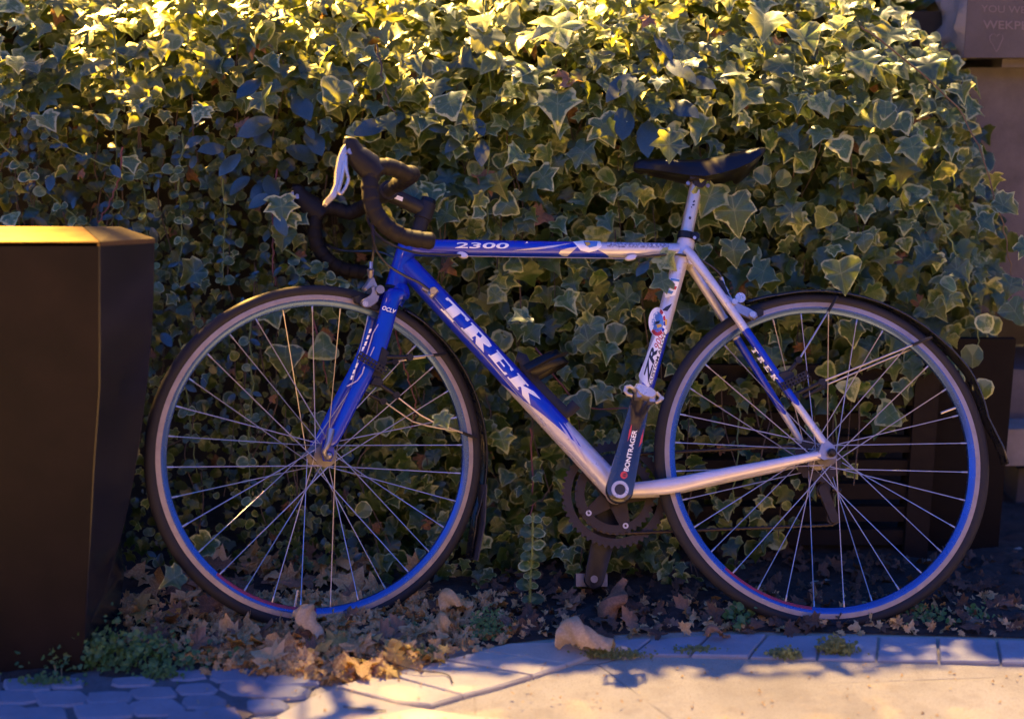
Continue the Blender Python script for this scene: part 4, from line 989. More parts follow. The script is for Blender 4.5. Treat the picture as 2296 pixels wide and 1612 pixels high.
# ================================================================== IVY
def leafmat(name, core, core2, edge, transl=.3, rough=.36, glow=(.35, .42, .05), edge_amt=1.0, coat=.25):
    m, t, bs, out = newmat(name)
    oi = t.nodes.new('ShaderNodeObjectInfo'); ra = t.nodes.new('ShaderNodeAttribute'); ra.attribute_name = 'rnd'
    rnd = mathn(t, 'FRACT', mathn(t, 'ADD', oi.outputs['Random'], ra.outputs['Fac']))
    rim = t.nodes.new('ShaderNodeAttribute'); rim.attribute_name = 'rim'
    tc = t.nodes.new('ShaderNodeNewGeometry'); nz = noise(t, 60, 4, .7, tc.outputs['Position']); nz2 = noise(t, 260, 3, .6, tc.outputs['Position'])
    ve = t.nodes.new('ShaderNodeAttribute'); ve.attribute_name = 'vein'; vf = ramp(t, ve.outputs['Fac'], [(.86, (0, 0, 0)), (.95, (1, 1, 1))])
    base = mix(t, rnd, core, core2)
    base = mix(t, mathn(t, 'MULTIPLY', ramp(t, nz2, [(.45, (0, 0, 0)), (.6, (1, 1, 1))]), .3), base, tuple(min(1, c*2.0) for c in core2))
    e = mathn(t, 'ADD', rim.outputs['Fac'], mathn(t, 'MULTIPLY', mathn(t, 'SUBTRACT', nz, .5), 2.3))
    e = mathn(t, 'ADD', e, mathn(t, 'MULTIPLY', mathn(t, 'SUBTRACT', rnd, .6), .9))
    ef = ramp(t, e, [(.40, (0, 0, 0)), (.72, (1, 1, 1))])
    bs.inputs['Specular IOR Level'].default_value = .7
    r2 = mathn(t, 'FRACT', mathn(t, 'MULTIPLY', rnd, 7.31))
    base = mix(t, mathn(t, 'MULTIPLY', ef, mathn(t, 'MULTIPLY', mathn(t, 'ADD', mathn(t, 'MULTIPLY', r2, .7), .3), edge_amt)), base, edge)
    base = mix(t, mathn(t, 'MULTIPLY', vf, .35), base, tuple(.4*a+.6*b for a, b in zip(core2, edge)))
    t.links.new(base, bs.inputs['Base Color'])
    t.links.new(mathn(t, 'ADD', mathn(t, 'MULTIPLY', nz, .25), rough-.08), bs.inputs['Roughness'])
    bs.inputs['Coat Weight'].default_value = coat; bs.inputs['Coat Roughness'].default_value = .25
    tr = t.nodes.new('ShaderNodeBsdfTranslucent'); t.links.new(mix(t, mathn(t, 'MULTIPLY', ef, .4), glow, (.6, .6, .2)), tr.inputs[0])
    mx = t.nodes.new('ShaderNodeMixShader'); mx.inputs[0].default_value = transl
    t.links.new(bs.outputs[0], mx.inputs[1]); t.links.new(tr.outputs[0], mx.inputs[2]); t.links.new(mx.outputs[0], out.inputs[0])
    bump(t, nz2, .25, .001, bs); return m
M['ivy'] = leafmat('variegated_ivy', (.007, .030, .008), (.050, .115, .024), (.64, .66, .26), edge_amt=.9, rough=.40, transl=.30, glow=(.50, .52, .05))
M['ivy_plain'] = leafmat('plain_ivy', (.005, .020, .004), (.026, .062, .011), (.11, .19, .04), edge_amt=.5, rough=.42)
M['lance'] = leafmat('smooth_dark_leaf', (.018, .038, .03), (.03, .055, .04), (.04, .07, .045), transl=.18, rough=.30, glow=(.3, .32, .05), edge_amt=.4, coat=.5)
M['dead'] = leafmat('dry_brown_leaf', (.32, .15, .045), (.66, .40, .16), (.70, .48, .26), transl=.2, rough=.7, glow=(.7, .36, .06), edge_amt=.5, coat=0)
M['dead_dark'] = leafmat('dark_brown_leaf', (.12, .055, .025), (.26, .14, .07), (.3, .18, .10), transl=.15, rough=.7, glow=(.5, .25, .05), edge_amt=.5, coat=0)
M['weed'] = leafmat('weed_green', (.04, .10, .025), (.08, .17, .04), (.12, .2, .06), transl=.3, rough=.5, glow=(.3, .5, .06), edge_amt=.3, coat=0)
M['moss'] = leafmat('moss_green', (.12, .14, .03), (.2, .2, .05), (.25, .22, .08), transl=.2, rough=.7, glow=(.4, .4, .06), edge_amt=.3, coat=0)

def leaf_geo(kind, R, curl=1.0):
    """one leaf, unit length along +y; returns verts, faces, rim values"""
    if kind == 'ivy':
        v = R.uniform(.85, 1.2); q = R.random()
        if q < .45: o = [(0, 0), (-.17, -.09), (-.37, -.09), (-.52*v, .05), (-.40, .17), (-.46, .27), (-.60*v, .47), (-.37, .52), (-.25, .64), (-.12, .84), (0, 1.02)]
        elif q < .75: o = [(0, 0), (-.17, -.08), (-.36, -.07), (-.47, .06), (-.45, .18), (-.50, .30), (-.62*v, .42), (-.40, .50), (-.24, .62), (-.11, .86), (0, 1.12)]
        else: o = [(0, 0), (-.16, -.06), (-.34, -.06), (-.50, .04), (-.56*v, .18), (-.50, .32), (-.44, .42), (-.35, .56), (-.24, .70), (-.12, .85), (0, .98)]
        o += [(-x*R.uniform(.85, 1.15), y*R.uniform(.94, 1.05)) for x, y in o[-2:0:-1]]; c = (0, .36)
    elif kind == 'lance':
        o = [(0, 0), (-.14, .12), (-.24, .34), (-.25, .55), (-.16, .80), (0, 1.0)]; o += [(-x, y) for x, y in o[-2:0:-1]]; c = (0, .48)
    elif kind == 'round':
        o = [(0, 0), (-.28, .04), (-.46, .28), (-.44, .58), (-.24, .86), (0, .96)]; o += [(-x, y) for x, y in o[-2:0:-1]]; c = (0, .45)
    else:   # maple-like, dry
        o = [(0, 0), (-.14, .08), (-.42, -.02), (-.36, .16), (-.70, .30), (-.50, .40), (-.60, .62), (-.32, .58), (-.22, .66), (-.20, .84), (0, 1.05)]
        o += [(-x*R.uniform(.8, 1.15), y*R.uniform(.92, 1.05)) for x, y in o[-2:0:-1]]; c = (0, .36)
    fold = R.uniform(-.15, .55)*curl; cu = R.uniform(0, .8)*curl; tw = R.uniform(-.55, .55)*curl; ph = R.uniform(0, 6.3); wv = R.uniform(.02, .06)*curl
    if kind == 'dead': cu = R.uniform(.4, 1.3); fold = R.uniform(-.6, .7); wv = .11; tw = R.uniform(-.8, .8)
    def z(x, y, e):
        return fold*abs(x)*.9 - cu*(y-.3)**2*.6 + tw*x*y + wv*math.sin(ph+7*math.atan2(y-.36, x))*e
    n = len(o); rr = [math.hypot(x-c[0], y-c[1]) for x, y in o]
    tips = [1.0 if (rr[i] > rr[i-1] and rr[i] >= rr[(i+1) % n]) or i == 0 else 0.0 for i in range(n)]
    vs = [(c[0], c[1], z(c[0], c[1], 0))]; rim = [0.0]; vein = [1.0]
    for k, e in ((.72, 0.12), (1.0, 1.0)):
        for (x, y) in o:
            X = c[0]+(x-c[0])*k; Yv = c[1]+(y-c[1])*k; vs.append((X, Yv, z(X, Yv, k))); rim.append(e)
        vein += tips
    fs = []
    for i in range(n):
        j = (i+1) % n; fs.append((0, 1+i, 1+j)); fs.append((1+i, 1+n+i, 1+n+j, 1+j))
    return vs, fs, rim, vein
def leaf_mesh(name, kind, seed, mat, curl=1.0):
    vs, fs, rim, vein = leaf_geo(kind, random.Random(seed), curl)
    me = bpy.data.meshes.new(name); me.from_pydata(vs, [], fs); me.materials.append(mat)
    at = me.attributes.new('rim', 'FLOAT', 'POINT'); at.data.foreach_set('value', rim)
    at = me.attributes.new('rnd', 'FLOAT', 'POINT'); at.data.foreach_set('value', [0.0]*len(vs))
    at = me.attributes.new('vein', 'FLOAT', 'POINT'); at.data.foreach_set('value', vein)
    me.polygons.foreach_set('use_smooth', [True]*len(me.polygons)); return me
def orient(nrm, tip, size, loc, flipx=False):
    n = Vector(nrm).normalized(); t = Vector(tip); t = (t-n*t.dot(n)).normalized(); x = t.cross(n)
    m = Matrix((x*size, t*size, n*size)).transposed().to_4x4(); m.translation = loc; return m
KINDS = {k: [leaf_geo(k, random.Random(100+i*7+len(k))) for i in range(14)] for k in ('ivy', 'lance', 'round', 'dead')}
class Mass:
    def __init__(s): s.V = []; s.F = []; s.rim = []; s.rnd = []; s.ve = []; s.n = 0
    def add(s, kind, mtx, R):
        vs, fs, rim, vein = KINDS[kind][R.randrange(14)]; s.ve += vein
        a = np.array(vs) @ np.array(mtx.to_3x3()).T + np.array(mtx.translation)
        s.V.append(a); s.F += [tuple(i+s.n for i in f) for f in fs]; s.rim += rim; s.rnd += [R.random()]*len(vs); s.n += len(vs)
    def done(s, name, mat, parent=None):
        me = bpy.data.meshes.new(name); me.from_pydata(np.concatenate(s.V).tolist(), [], s.F); me.materials.append(mat)
        at = me.attributes.new('rim', 'FLOAT', 'POINT'); at.data.foreach_set('value', s.rim)
        at = me.attributes.new('rnd', 'FLOAT', 'POINT'); at.data.foreach_set('value', s.rnd)
        at = me.attributes.new('vein', 'FLOAT', 'POINT'); at.data.foreach_set('value', s.ve)
        me.polygons.foreach_set('use_smooth', [True]*len(me.polygons))
        o = bpy.data.objects.new(name, me); C.objects.link(o); o['kind'] = 'stuff'
        if parent: o.parent = parent
        return o
def front_y(z, x):
    """depth of the ivy's front surface"""
    y = interp([0, .15, .35, .7, .9, 1.05, 1.15, 1.25, 1.32], [2.44, 2.48, 2.56, 2.67, 2.69, 2.73, 2.79, 2.85, 2.93], z)
    y += (.05*mn.noise((x*2.3, z*2.3, 7.0)) + .03*mn.noise((x*7, z*7, 2.0)))*(1 if z < .95 else .5)
    if x > .75: y += (x-.75)*.25
    if z < 1.0: y += .13*math.exp(-((x+.34)/.13)**2-((z-.72)/.14)**2)
    return y
right_edge = lambda py: interp([0, 50, 100, 150, 300, 470, 650, 780, 900, 1000, 1100, 1400], [1985, 2040, 2120, 2160, 2195, 2225, 2245, 2190, 2050, 1960, 1860, 1560], py)
hedge = thing('ivy_hedge', 'dense variegated ivy hedge covering the wall, top lit yellow by a street lamp', 'hedge', (0, 2.95, 0))
R = random.Random(11)
def place(px, py, back):
    """point on the ivy surface seen at px,py, pushed back by 'back'"""
    yy = 2.8
    for _ in range(4):
        p = Y(px, py, yy); yy = front_y(p.z, p.x)+back
    return Y(px, py, yy)
def lean_dir(py, R, px):
    up = interp([-60, 150, 350, 800, 1300], [1.5, 1.15, .6, .35, .25], py)
    return Vector((R.gauss(0, .55), -1, up+R.gauss(0, .5))), Vector((R.gauss(0, .7), R.uniform(-.5, .1), -1+R.gauss(0, .25)))
ivy_me = [leaf_mesh('leaf', 'ivy', 30+i, M['ivy']) for i in range(12)]; plain_me = [leaf_mesh('leaf', 'ivy', 60+i, M['ivy_plain']) for i in range(3)]
lance_me = [leaf_mesh('leaf', 'lance', 80+i, M['lance'], .6) for i in range(4)]; round_me = [leaf_mesh('leaf', 'round', 90+i, M['ivy']) for i in range(3)]
def add_leaf(me, mtx, parent, name='leaf', label=None):
    o = bpy.data.objects.new(name, me); C.objects.link(o); o.parent = parent
    o.matrix_local = Matrix.Translation(-Vector(parent.location)) @ mtx if parent else mtx
    if label: o['label'] = label
    return o
# clusters of long smooth dark leaves, each leaf read off the photograph's two clusters
clusters = [(660, 215, 88, 30, .2), (612, 268, 84, -60, -.2), (570, 290, 70, 40, .1), (640, 330, 78, 70, 0), (540, 345, 66, -50, 0), (690, 292, 80, 20, .2), (600, 392, 70, 10, 0), (560, 395, 60, -40, 0), (505, 330, 60, -70, .1), (735, 180, 60, 30, 0), (585, 175, 70, -40, 0),
            (1425, 165, 95, -40, .1), (1490, 130, 95, 35, .2), (1400, 240, 90, -10, 0), (1500, 225, 85, 45, .1), (1450, 270, 90, 5, 0), (1540, 175, 70, 60, 0), (1380, 120, 70, -70, 0), (1470, 70, 80, 10, .3), (870, 275, 80, -70, 0), (950, 270, 70, 60, 0), (1065, 265, 52, 20, 0), (1080, 310, 66, 0, 0), (1040, 300, 60, -40, 0)]
leaves = 0
for (px, py, sz, ang, up) in clusters:
    p = place(px, py, -.05); s = sz*2.85/FPX*1.0
    a = rad(ang); tip = Vector((math.sin(a), -.25, -math.cos(a))); nr = Vector((R.gauss(0, .25), -1, .9+up+R.gauss(0, .2)))
    add_leaf(lance_me[leaves % 4], orient(nr, tip, s, p), hedge); leaves += 1
# leaves that stand out singly (over the saddle, in front of the frame, bright ones)
hero = [(1500, 322, 62, 0, .35, 'ivy', -.15), (1640, 470, 90, 10, .3, 'ivy', -.07), (1600, 440, 74, -20, .2, 'ivy', -.07), (1700, 390, 44, 30, .3, 'round', -.05), (1768, 400, 40, -40, .2, 'round', -.05),
        (1000, 235, 72, 20, .9, 'ivy', -.07), (1095, 90, 80, -20, 1.0, 'ivy', -.07), (1240, 70, 95, 15, 1.0, 'ivy', -.08), (1160, 175, 70, 40, 1.2, 'ivy', -.08), (1715, 60, 84, -10, 1.0, 'ivy', -.08), (1790, 95, 74, 20, .9, 'ivy', -.08), (1930, 140, 74, 10, .8, 'ivy', -.08), (2000, 85, 66, -30, .7, 'ivy', -.06), (1830, 235, 60, 20, .8, 'ivy', -.06), (1990, 255, 64, -25, .5, 'round', -.08),
        (1250, 235, 84, 0, .6, 'ivy', -.06), (1680, 220, 74, -30, .8, 'ivy', -.06), (1740, 150, 66, 30, .8, 'ivy', -.06), (1880, 330, 58, 20, .5, 'ivy', -.06), (2040, 330, 60, 10, .5, 'ivy', -.06),
        (1500, 640, 46, -70, .9, 'ivy', -.13), (1478, 590, 48, 50, .5, 'ivy', -.10), (1455, 600, 44, -40, .9, 'lance', -.09), (1398, 606, 40, -30, 1.0, 'ivy', -.07),
        (1185, 722, 44, -75, 1.3, 'ivy', -.20), (1300, 770, 62, 60, .4, 'ivy', -.05), (1330, 730, 58, -20, .3, 'ivy', -.04), (1220, 590, 56, 40, .8, 'ivy', -.05), (1280, 600, 50, 80, .9, 'ivy', -.05), (1140, 598, 40, 60, .9, 'ivy', -.05), (1290, 905, 60, 30, .4, 'ivy', -.05), (1360, 880, 46, -30, .4, 'ivy', -.05),
        (1690, 620, 66, 80, .7, 'ivy', -.08), (1640, 560, 60, 10, .3, 'ivy', -.06), (1880, 610, 74, 10, .3, 'ivy', -.22), (1730, 800, 56, 0, .4, 'ivy', -.05), (1760, 838, 50, 10, .3, 'round', -.06), (1905, 740, 60, 10, .4, 'ivy', -.05), (2090, 590, 60, -50, 1.0, 'ivy', -.08), (2130, 610, 50, 40, .9, 'ivy', -.08), (2110, 655, 44, 0, 1.0, 'ivy', -.08), (2010, 940, 60, -60, .4, 'ivy', -.04), (1900, 870, 50, 20, .3, 'ivy', -.04),
        (628, 462, 60, 10, .4, 'ivy', -.10), (655, 492, 50, -40, .5, 'ivy', -.10), (618, 500, 54, 30, .4, 'lance', -.10), (640, 530, 52, -10, .3, 'ivy', -.08), (605, 455, 54, -60, .5, 'lance', -.08), (985, 940, 34, 30, .6, 'ivy', -.42), (1020, 955, 50, 10, .3, 'ivy', -.05), (475, 1225, 56, -40, .5, 'ivy', -.2), (408, 1300, 44, -60, .8, 'ivy', -.35), (455, 620, 60, -60, .5, 'ivy', -.05), (640, 800, 70, 0, .4, 'ivy', -.04), (745, 790, 60, -60, .6, 'ivy', -.1), (605, 700, 60, 20, .4, 'ivy', -.04), (1120, 985, 50, 20, .3, 'ivy', -.05), (1090, 955, 40, -20, .4, 'ivy', -.05), (940, 450, 56, -40, .7, 'ivy', -.06), (1290, 350, 60, 60, .7, 'ivy', -.08), (1345, 290, 70, 30, .4, 'ivy', -.06), (815, 310, 44, 70, .7, 'round', -.05),
        (2230, 470, 54, 60, .9, 'ivy', -.12), (2270, 640, 50, -20, .5, 'ivy', -.1), (2180, 790, 52, 0, .3, 'round', -.1), (2210, 865, 46, -20, .3, 'round', -.16), (2262, 700, 60, 40, .3, 'ivy', -.12), (2285, 560, 50, 60, .6, 'ivy', -.12), (2110, 640, 40, 60, .9, 'round', -.1), (2200, 720, 44, 20, .3, 'round', -.1)]
for (px, py, sz, ang, up, kd, bk) in hero:
    p = place(px, py-sz*.35, bk); s = sz*2.8/FPX; a = rad(ang)
    tip = Vector((math.sin(a), -.35, -math.cos(a))); nr = Vector((R.gauss(0, .2), -1, up))
    me = {'ivy': ivy_me, 'round': round_me, 'lance': lance_me}[kd]
    add_leaf(me[leaves % len(me)], orient(nr, tip, s, p), hedge); leaves += 1
while leaves < 300:
    px = R.uniform(-30, 2180); py = R.triangular(-20, 1150, 150)
    if px > right_edge(py)-20 or (px < 360 and py > 520): continue
    left = px < 800 and py > 260
    sz = R.triangular(30, 70, 40)*(.76 if left else 1)*interp([0, 500, 1200], [1.1, 1.0, .8], py)
    nr, tip = lean_dir(py, R, px); p = place(px, py, R.uniform(-.09, -.01) if py < 340 else R.uniform(-.05, -.01))
    me = R.choice(ivy_me if R.random() < .8 else plain_me)
    if left and R.random() < .5: me = R.choice(lance_me)
    add_leaf(me, orient(nr, tip, sz*2.8/FPX, p), hedge); leaves += 1
ivym, plm, lnm, ddm = Mass(), Mass(), Mass(), Mass()
cnt = 0
while cnt < 15000:
    px = R.uniform(-420, 2260); py = R.uniform(-110, 1430)
    if px > right_edge(py)+R.gauss(0, 16): continue
    thin = interp([0, 900, 1150, 1330, 1430], [1, 1, 1, .9, .5], py)
    if px > 1500 and py > 900: thin *= .30
    if px < 500 and py > 900: thin *= .7
    if R.random() > thin: continue
    depth = R.random()**.8*.26 - (.065 if py < 300 else .02); left = px < 820 and py > 230
    sz = R.triangular(20, 66, 36)*(.62 if left else 1)*interp([0, 450, 1200], [1.05, .95, .78], py)
    nr, tip = lean_dir(py, R, px); p = place(px, py, depth); mt = orient(nr, tip, sz*2.85/FPX, p-Vector((0, 2.95, 0)))
    q = R.random()
    if depth > .08: q = max(q, .63)
    if left and q < .38: lnm.add('lance' if R.random() < .6 else 'round', mt, R)
    elif q < .62: ivym.add('ivy', mt, R)
    elif q < .70: ivym.add('round', mt, R)
    elif q < .985: plm.add('ivy', mt, R)
    else: ddm.add('dead', mt, R)
    cnt += 1
# the hedge's top, rounding back over the wall
cnt = 0
while cnt < 1800:
    x = R.uniform(-1.9, 1.0); y = R.uniform(2.93 if x < .7 else 3.06, 3.4); z = 1.25+.04*mn.noise((x*3, y*3, 1))-.0+R.uniform(-.06, .01)-max(0, (y-3.3))*.3
    nr = Vector((R.gauss(0, .4), R.gauss(-.2, .3), 1)); tip = Vector((R.gauss(0, 1), -1, -.2))
    mt = orient(nr, tip, R.uniform(.04, .07), Vector((x, y-2.95, z))); (ivym if R.random() < .6 else plm).add('ivy', mt, R); cnt += 1
ivym.done('leaf_mass', M['ivy'], hedge); plm.done('leaf_mass', M['ivy_plain'], hedge); lnm.done('leaf_mass', M['lance'], hedge); ddm.done('dead_leaf_mass', M['dead_dark'], hedge)
# hanging stems
def px_path(pts, back): return [place(x, y, back) for x, y in pts]
vines = [([(240, -10), (262, 150), (258, 300), (262, 420), (250, 505)], -.03, 'g'), ([(275, 330), (262, 420), (222, 500)], -.05, 'r'), ([(410, 300), (402, 420), (408, 505), (400, 640)], -.02, 'g'), ([(300, 330), (325, 440), (330, 520), (345, 640)], -.03, 'g'),
         ([(0, 210), (80, 270), (150, 330), (300, 390), (420, 372)], -.05, 'g'), ([(0, 320), (60, 385), (150, 470), (250, 540)], -.04, 'g'), ([(500, 400), (505, 520), (498, 640)], -.02, 'g'), ([(620, 380), (610, 520), (616, 640)], -.02, 'r'),
         ([(845, 100), (862, 190), (885, 260)], -.06, 'b'), ([(560, 700), (565, 860), (558, 1000), (562, 1120)], -.02, 'g'), ([(405, 760), (420, 900), (440, 1060)], -.02, 'g'), ([(1090, 0), (1100, 250), (1092, 420), (1100, 560)], -.02, 'g'), ([(1190, 960), (1195, 1100), (1190, 1200)], 0, 'r'), ([(1200, 780), (1300, 905), (1420, 915)], -.04, 'r'),
         ([(880, 700), (900, 800), (930, 900), (925, 960)], -.02, 'r'), ([(700, 700), (715, 780), (735, 860)], -.03, 'r'), ([(640, 560), (720, 610), (790, 640), (880, 700)], -.08, 'g'), ([(740, 590), (690, 600), (650, 660)], -.06, 'g'), ([(1660, 860), (1655, 1000), (1640, 1150)], .0, 'g'), ([(1930, 60), (2010, 120), (2160, 260), (2230, 440), (2262, 560), (2270, 700)], -.10, 'b'), ([(2080, 440), (2140, 560), (2185, 700), (2196, 800)], -.08, 'g'), ([(1500, 330), (1535, 480)], .0, 'g'), ([(1740, 640), (1750, 800), (1735, 900)], .0, 'g'), ([(1850, 840), (1880, 1010), (1870, 1150)], .02, 'g')]
for pts, bk, col in vines:
    g = Geo(); P = smoothpath(px_path(pts, bk), 8); P = [p+Vector((R.gauss(0, .002), 0, 0)) for p in P]
    g.tube([tuple(p-hedge.location) for p in P], [interp([0, 1], [.0022, .0011], i/len(P)) for i in range(len(P))], 6)
    build('vine', g, M[{'g': 'greenstem', 'r': 'redstem', 'b': 'bark'}[col]], hedge)
    if col == 'g' and pts[0][0] < 900:
        for i in range(3, len(P), 3):
            for sg in (-1, 1):
                nr = Vector((R.gauss(0, .3), -1, .9)); tip = Vector((sg, -.3, -.35)); add_leaf(lance_me[R.randrange(4)] if R.random() < .4 else round_me[R.randrange(3)], orient(nr, tip, R.uniform(.016, .030), P[i]), hedge, 'leaflet')
g = Geo()
for i in range(150):
    px = R.uniform(-50, 2000); py = R.uniform(50, 1150)
    if px > right_edge(py)-60: continue
    P = smoothpath([place(px, py, .03), place(px+R.gauss(0, 12), py+R.uniform(60, 110), .03), place(px+R.gauss(0, 25), py+R.uniform(140, 260), .04)], 5)
    g.tube([tuple(p-hedge.location) for p in P], R.uniform(.0008, .0018), 5)
o = build('vine_stems', g, M['bark'], hedge); o['kind'] = 'stuff'

# ================================================================== FALLEN LEAVES
dead_me = [leaf_mesh('dry_leaf', 'dead', 200+i, M['dead']) for i in range(7)] + [leaf_mesh('dry_leaf', 'dead', 220+i, M['dead_dark']) for i in range(4)]
def ground_leaf(px, py, sz, z, R, me=None, tilt=.6):
    p = G(px, py, z); me = me or R.choice(dead_me)
    nr = Vector((R.gauss(0, tilt), R.gauss(-.35, tilt), 1)); tip = Vector((R.gauss(0, 1), R.gauss(0, 1), .1))
    o = bpy.data.objects.new('fallen_leaf', me); C.objects.link(o); o.matrix_world = orient(nr, tip, sz, p); return o
def heap_top(px, py):   # heap height along the wheel
    return interp([250, 420, 700, 950, 1150, 1300], [.022, .03, .024, .022, .012, .006], px)*interp([1230, 1330, 1450, 1520], [1.1, 1, .6, .1], py)
R = random.Random(77)
n_out = 0
while n_out < 170:
    px = R.triangular(255, 1040, 540); py = R.uniform(1245, 1500)
    lim = interp([250, 350, 480, 620, 760, 950, 1080, 1260], [1400, 1450, 1490, 1500, 1525, 1485, 1440, 1415], px)
    if py > lim: continue
    ground_leaf(px, py, R.triangular(.026, .075, .045), heap_top(px, py)*R.uniform(.3, .9)+.012, R, None, .42)
    n_out += 1
for o in [o for o in C.objects if o.name.startswith('fallen_leaf')]:
    x_, y_ = o.matrix_world.translation.x, o.matrix_world.translation.y
    a_ = G(1148+x_*2800/2.45, 1300)
    if x_ < -.60: lb, gp = 'dry brown leaf in the gap between the bin and the front wheel', 'dry leaves between bin and front wheel'
    elif x_ > -.10: lb, gp = 'dry brown leaf in the thin right tail of the heap, right of the front wheel', 'dry leaves right of the front wheel'
    elif y_ > 2.30: lb, gp = 'dry brown leaf seen through the spokes behind the front wheel', 'dry leaves behind the front wheel'
    else: lb, gp = 'dry brown leaf lying before the bottom of the front tyre', 'dry leaves in front of the front tyre'
    tag(o, lb, 'leaf', gp)
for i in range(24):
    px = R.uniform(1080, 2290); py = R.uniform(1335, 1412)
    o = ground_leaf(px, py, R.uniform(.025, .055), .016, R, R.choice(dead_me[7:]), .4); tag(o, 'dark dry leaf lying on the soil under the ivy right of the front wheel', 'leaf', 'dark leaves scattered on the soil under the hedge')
yel = leafmat('lamp_tinted_leaf', (.45, .26, .05), (.55, .36, .10), (.5, .4, .16), transl=.3, rough=.6, glow=(.8, .5, .06), edge_amt=.4, coat=0)  # yellow lamp light is put into this leaf colour
yel_me = [leaf_mesh('lamp_tinted_dry_leaf', 'dead', 300+i, yel) for i in range(4)]
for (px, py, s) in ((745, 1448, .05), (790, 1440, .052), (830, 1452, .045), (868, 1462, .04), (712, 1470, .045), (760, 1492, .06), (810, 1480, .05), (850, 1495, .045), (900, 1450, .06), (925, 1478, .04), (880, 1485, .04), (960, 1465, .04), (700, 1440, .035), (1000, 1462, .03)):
    o = ground_leaf(px, py, s, .022, R, R.choice(yel_me), .5); tag(o, 'small dry leaf tinted lamp-yellow at the front edge of the heap', 'leaf', 'lamp-tinted leaves at the front of the heap')
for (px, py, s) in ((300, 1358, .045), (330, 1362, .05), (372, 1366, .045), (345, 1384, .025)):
    o = ground_leaf(px, py, s, .03, R, R.choice(yel_me), .5); tag(o, 'dry leaf tinted lamp-orange beside the foot of the bin', 'leaf', 'lamp-tinted leaves beside the bin')
debris = Mass()
for i in range(2600):
    px = R.triangular(230, 1250, 620) if i < 2300 else R.uniform(1000, 2300); py = R.uniform(1330, 1525) if i < 2300 else R.uniform(1330, 1415)
    lim = interp([200, 350, 480, 620, 760, 950, 1080, 1260, 2300], [1420, 1465, 1500, 1512, 1530, 1495, 1450, 1420, 1415], px)
    if py > lim: continue
    p = G(px, py, .010+heap_top(px, py)*R.random()*.8); nr = Vector((R.gauss(0, .8), R.gauss(-.3, .8), 1)); tip = Vector((R.gauss(0, 1), R.gauss(0, 1), 0))
    debris.add('dead', orient(nr, tip, R.uniform(.008, .026), p), R)
for i in range(160):
    px = R.uniform(420, 2296); py = R.uniform(1470, 1612); p = G(px, py, .012 if px < 1500 else .003)
    debris.add('dead', orient(Vector((R.gauss(0, .3), R.gauss(0, .3), 1)), Vector((R.gauss(0, 1), R.gauss(0, 1), 0)), R.uniform(.002, .006), p), R)
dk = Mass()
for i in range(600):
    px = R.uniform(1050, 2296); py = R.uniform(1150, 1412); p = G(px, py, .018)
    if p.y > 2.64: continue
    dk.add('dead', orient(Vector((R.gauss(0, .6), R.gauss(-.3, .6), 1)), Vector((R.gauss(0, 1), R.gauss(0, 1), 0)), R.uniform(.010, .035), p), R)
o2 = dk.done('dark_leaf_litter', leafmat('darkest_leaf', (.04, .02, .01), (.10, .055, .03), (.12, .07, .04), transl=.1, rough=.8, glow=(.3, .15, .04), edge_amt=.5, coat=0)); tag(o2, 'very dark leaf litter under the hedge and gate', 'leaf litter')  # pieces in a darker brown than the other dry leaves
o = debris.done('leaf_litter', M['dead']); 
tag(o, 'small crumbled dry leaf bits covering the soil', 'leaf litter')
# single leaves one can point at
def curled(px, py, length, r0, ang, label, mat, z=.02, turns=1.0, upz=0.0):
    g = Geo(); p = G(px, py, z); d = Vector((math.cos(ang), math.sin(ang), upz)).normalized(); side = Vector((-d.y, d.x, 0)); up = side.cross(d)*-1
    if up.z < 0: up = -up
    nu, nv = 26, 22; vs = []; rim = []
    Rr = random.Random(int(px))
    for i in range(nu+1):
        s = i/nu
        for j in range(nv+1):
            q = (j/nv-.5)*2*PI*(.74+.08*math.sin(5*s+1))*turns+.9*s; r = r0*(.55+.45*math.sin(PI*min(1, s*1.1+.1)))*(1+.16*math.sin(7*s+2*q)+.10*math.sin(19*s+5*q)+.22*(j/nv)); e = (Rr.uniform(-.004, .004) if j in (0, nv) or i in (0, nu) else 0)
            v = p + d*(length*(s-.5)) + side*(r*math.sin(q)+.006*math.sin(9*s)) + up*(r*math.cos(q)+.010*math.sin(5*s)+e); vs.append(tuple(v)); rim.append(1.0 if j in (0, nv) or i in (0, nu) else .2)
    fs = [(i*(nv+1)+j, (i+1)*(nv+1)+j, (i+1)*(nv+1)+j+1, i*(nv+1)+j+1) for i in range(nu) for j in range(nv)]
    g.add(vs, fs); o = build('curled_leaf', g, mat, fix=False, sharp=170, attr={'rim': rim, 'rnd': [.7]*len(vs)}); tag(o, label, 'leaf'); return o
pale = leafmat('pale_dry_leaf', (.50, .33, .16), (.58, .42, .25), (.62, .48, .3), transl=.25, rough=.65, glow=(.9, .55, .15), edge_amt=.5, coat=0)
curled(1312, 1436, .105, .026, rad(-22), 'large pale rolled-up dry leaf lying on the pavers below the crank', pale, .030)
curled(690, 1402, .075, .022, rad(-50), 'pale crumpled leaf resting against the bottom of the front tyre', pale, .045, .7, -.3)
curled(1022, 1362, .07, .024, rad(15), 'broad brown curled leaf just behind the front wheel', M['dead'], .03, .7)
curled(980, 1405, .06, .018, rad(160), 'reddish brown curled leaf at the right end of the heap', M['dead'], .02, .7)
curled(1385, 1348, .10, .026, rad(60), 'big dark brown leaf under the far pedal', M['dead_dark'], .04, .7, .7)
curled(900, 1455, .045, .012, rad(30), 'curled leaf tinted lamp-orange standing at the edge of the heap', yel, .03, .7, .2)
curled(1610, 1425, .05, .010, rad(10), 'small dull leaf crossing a paver joint left of the rear wheel', M['dead_dark'], .018, .6)

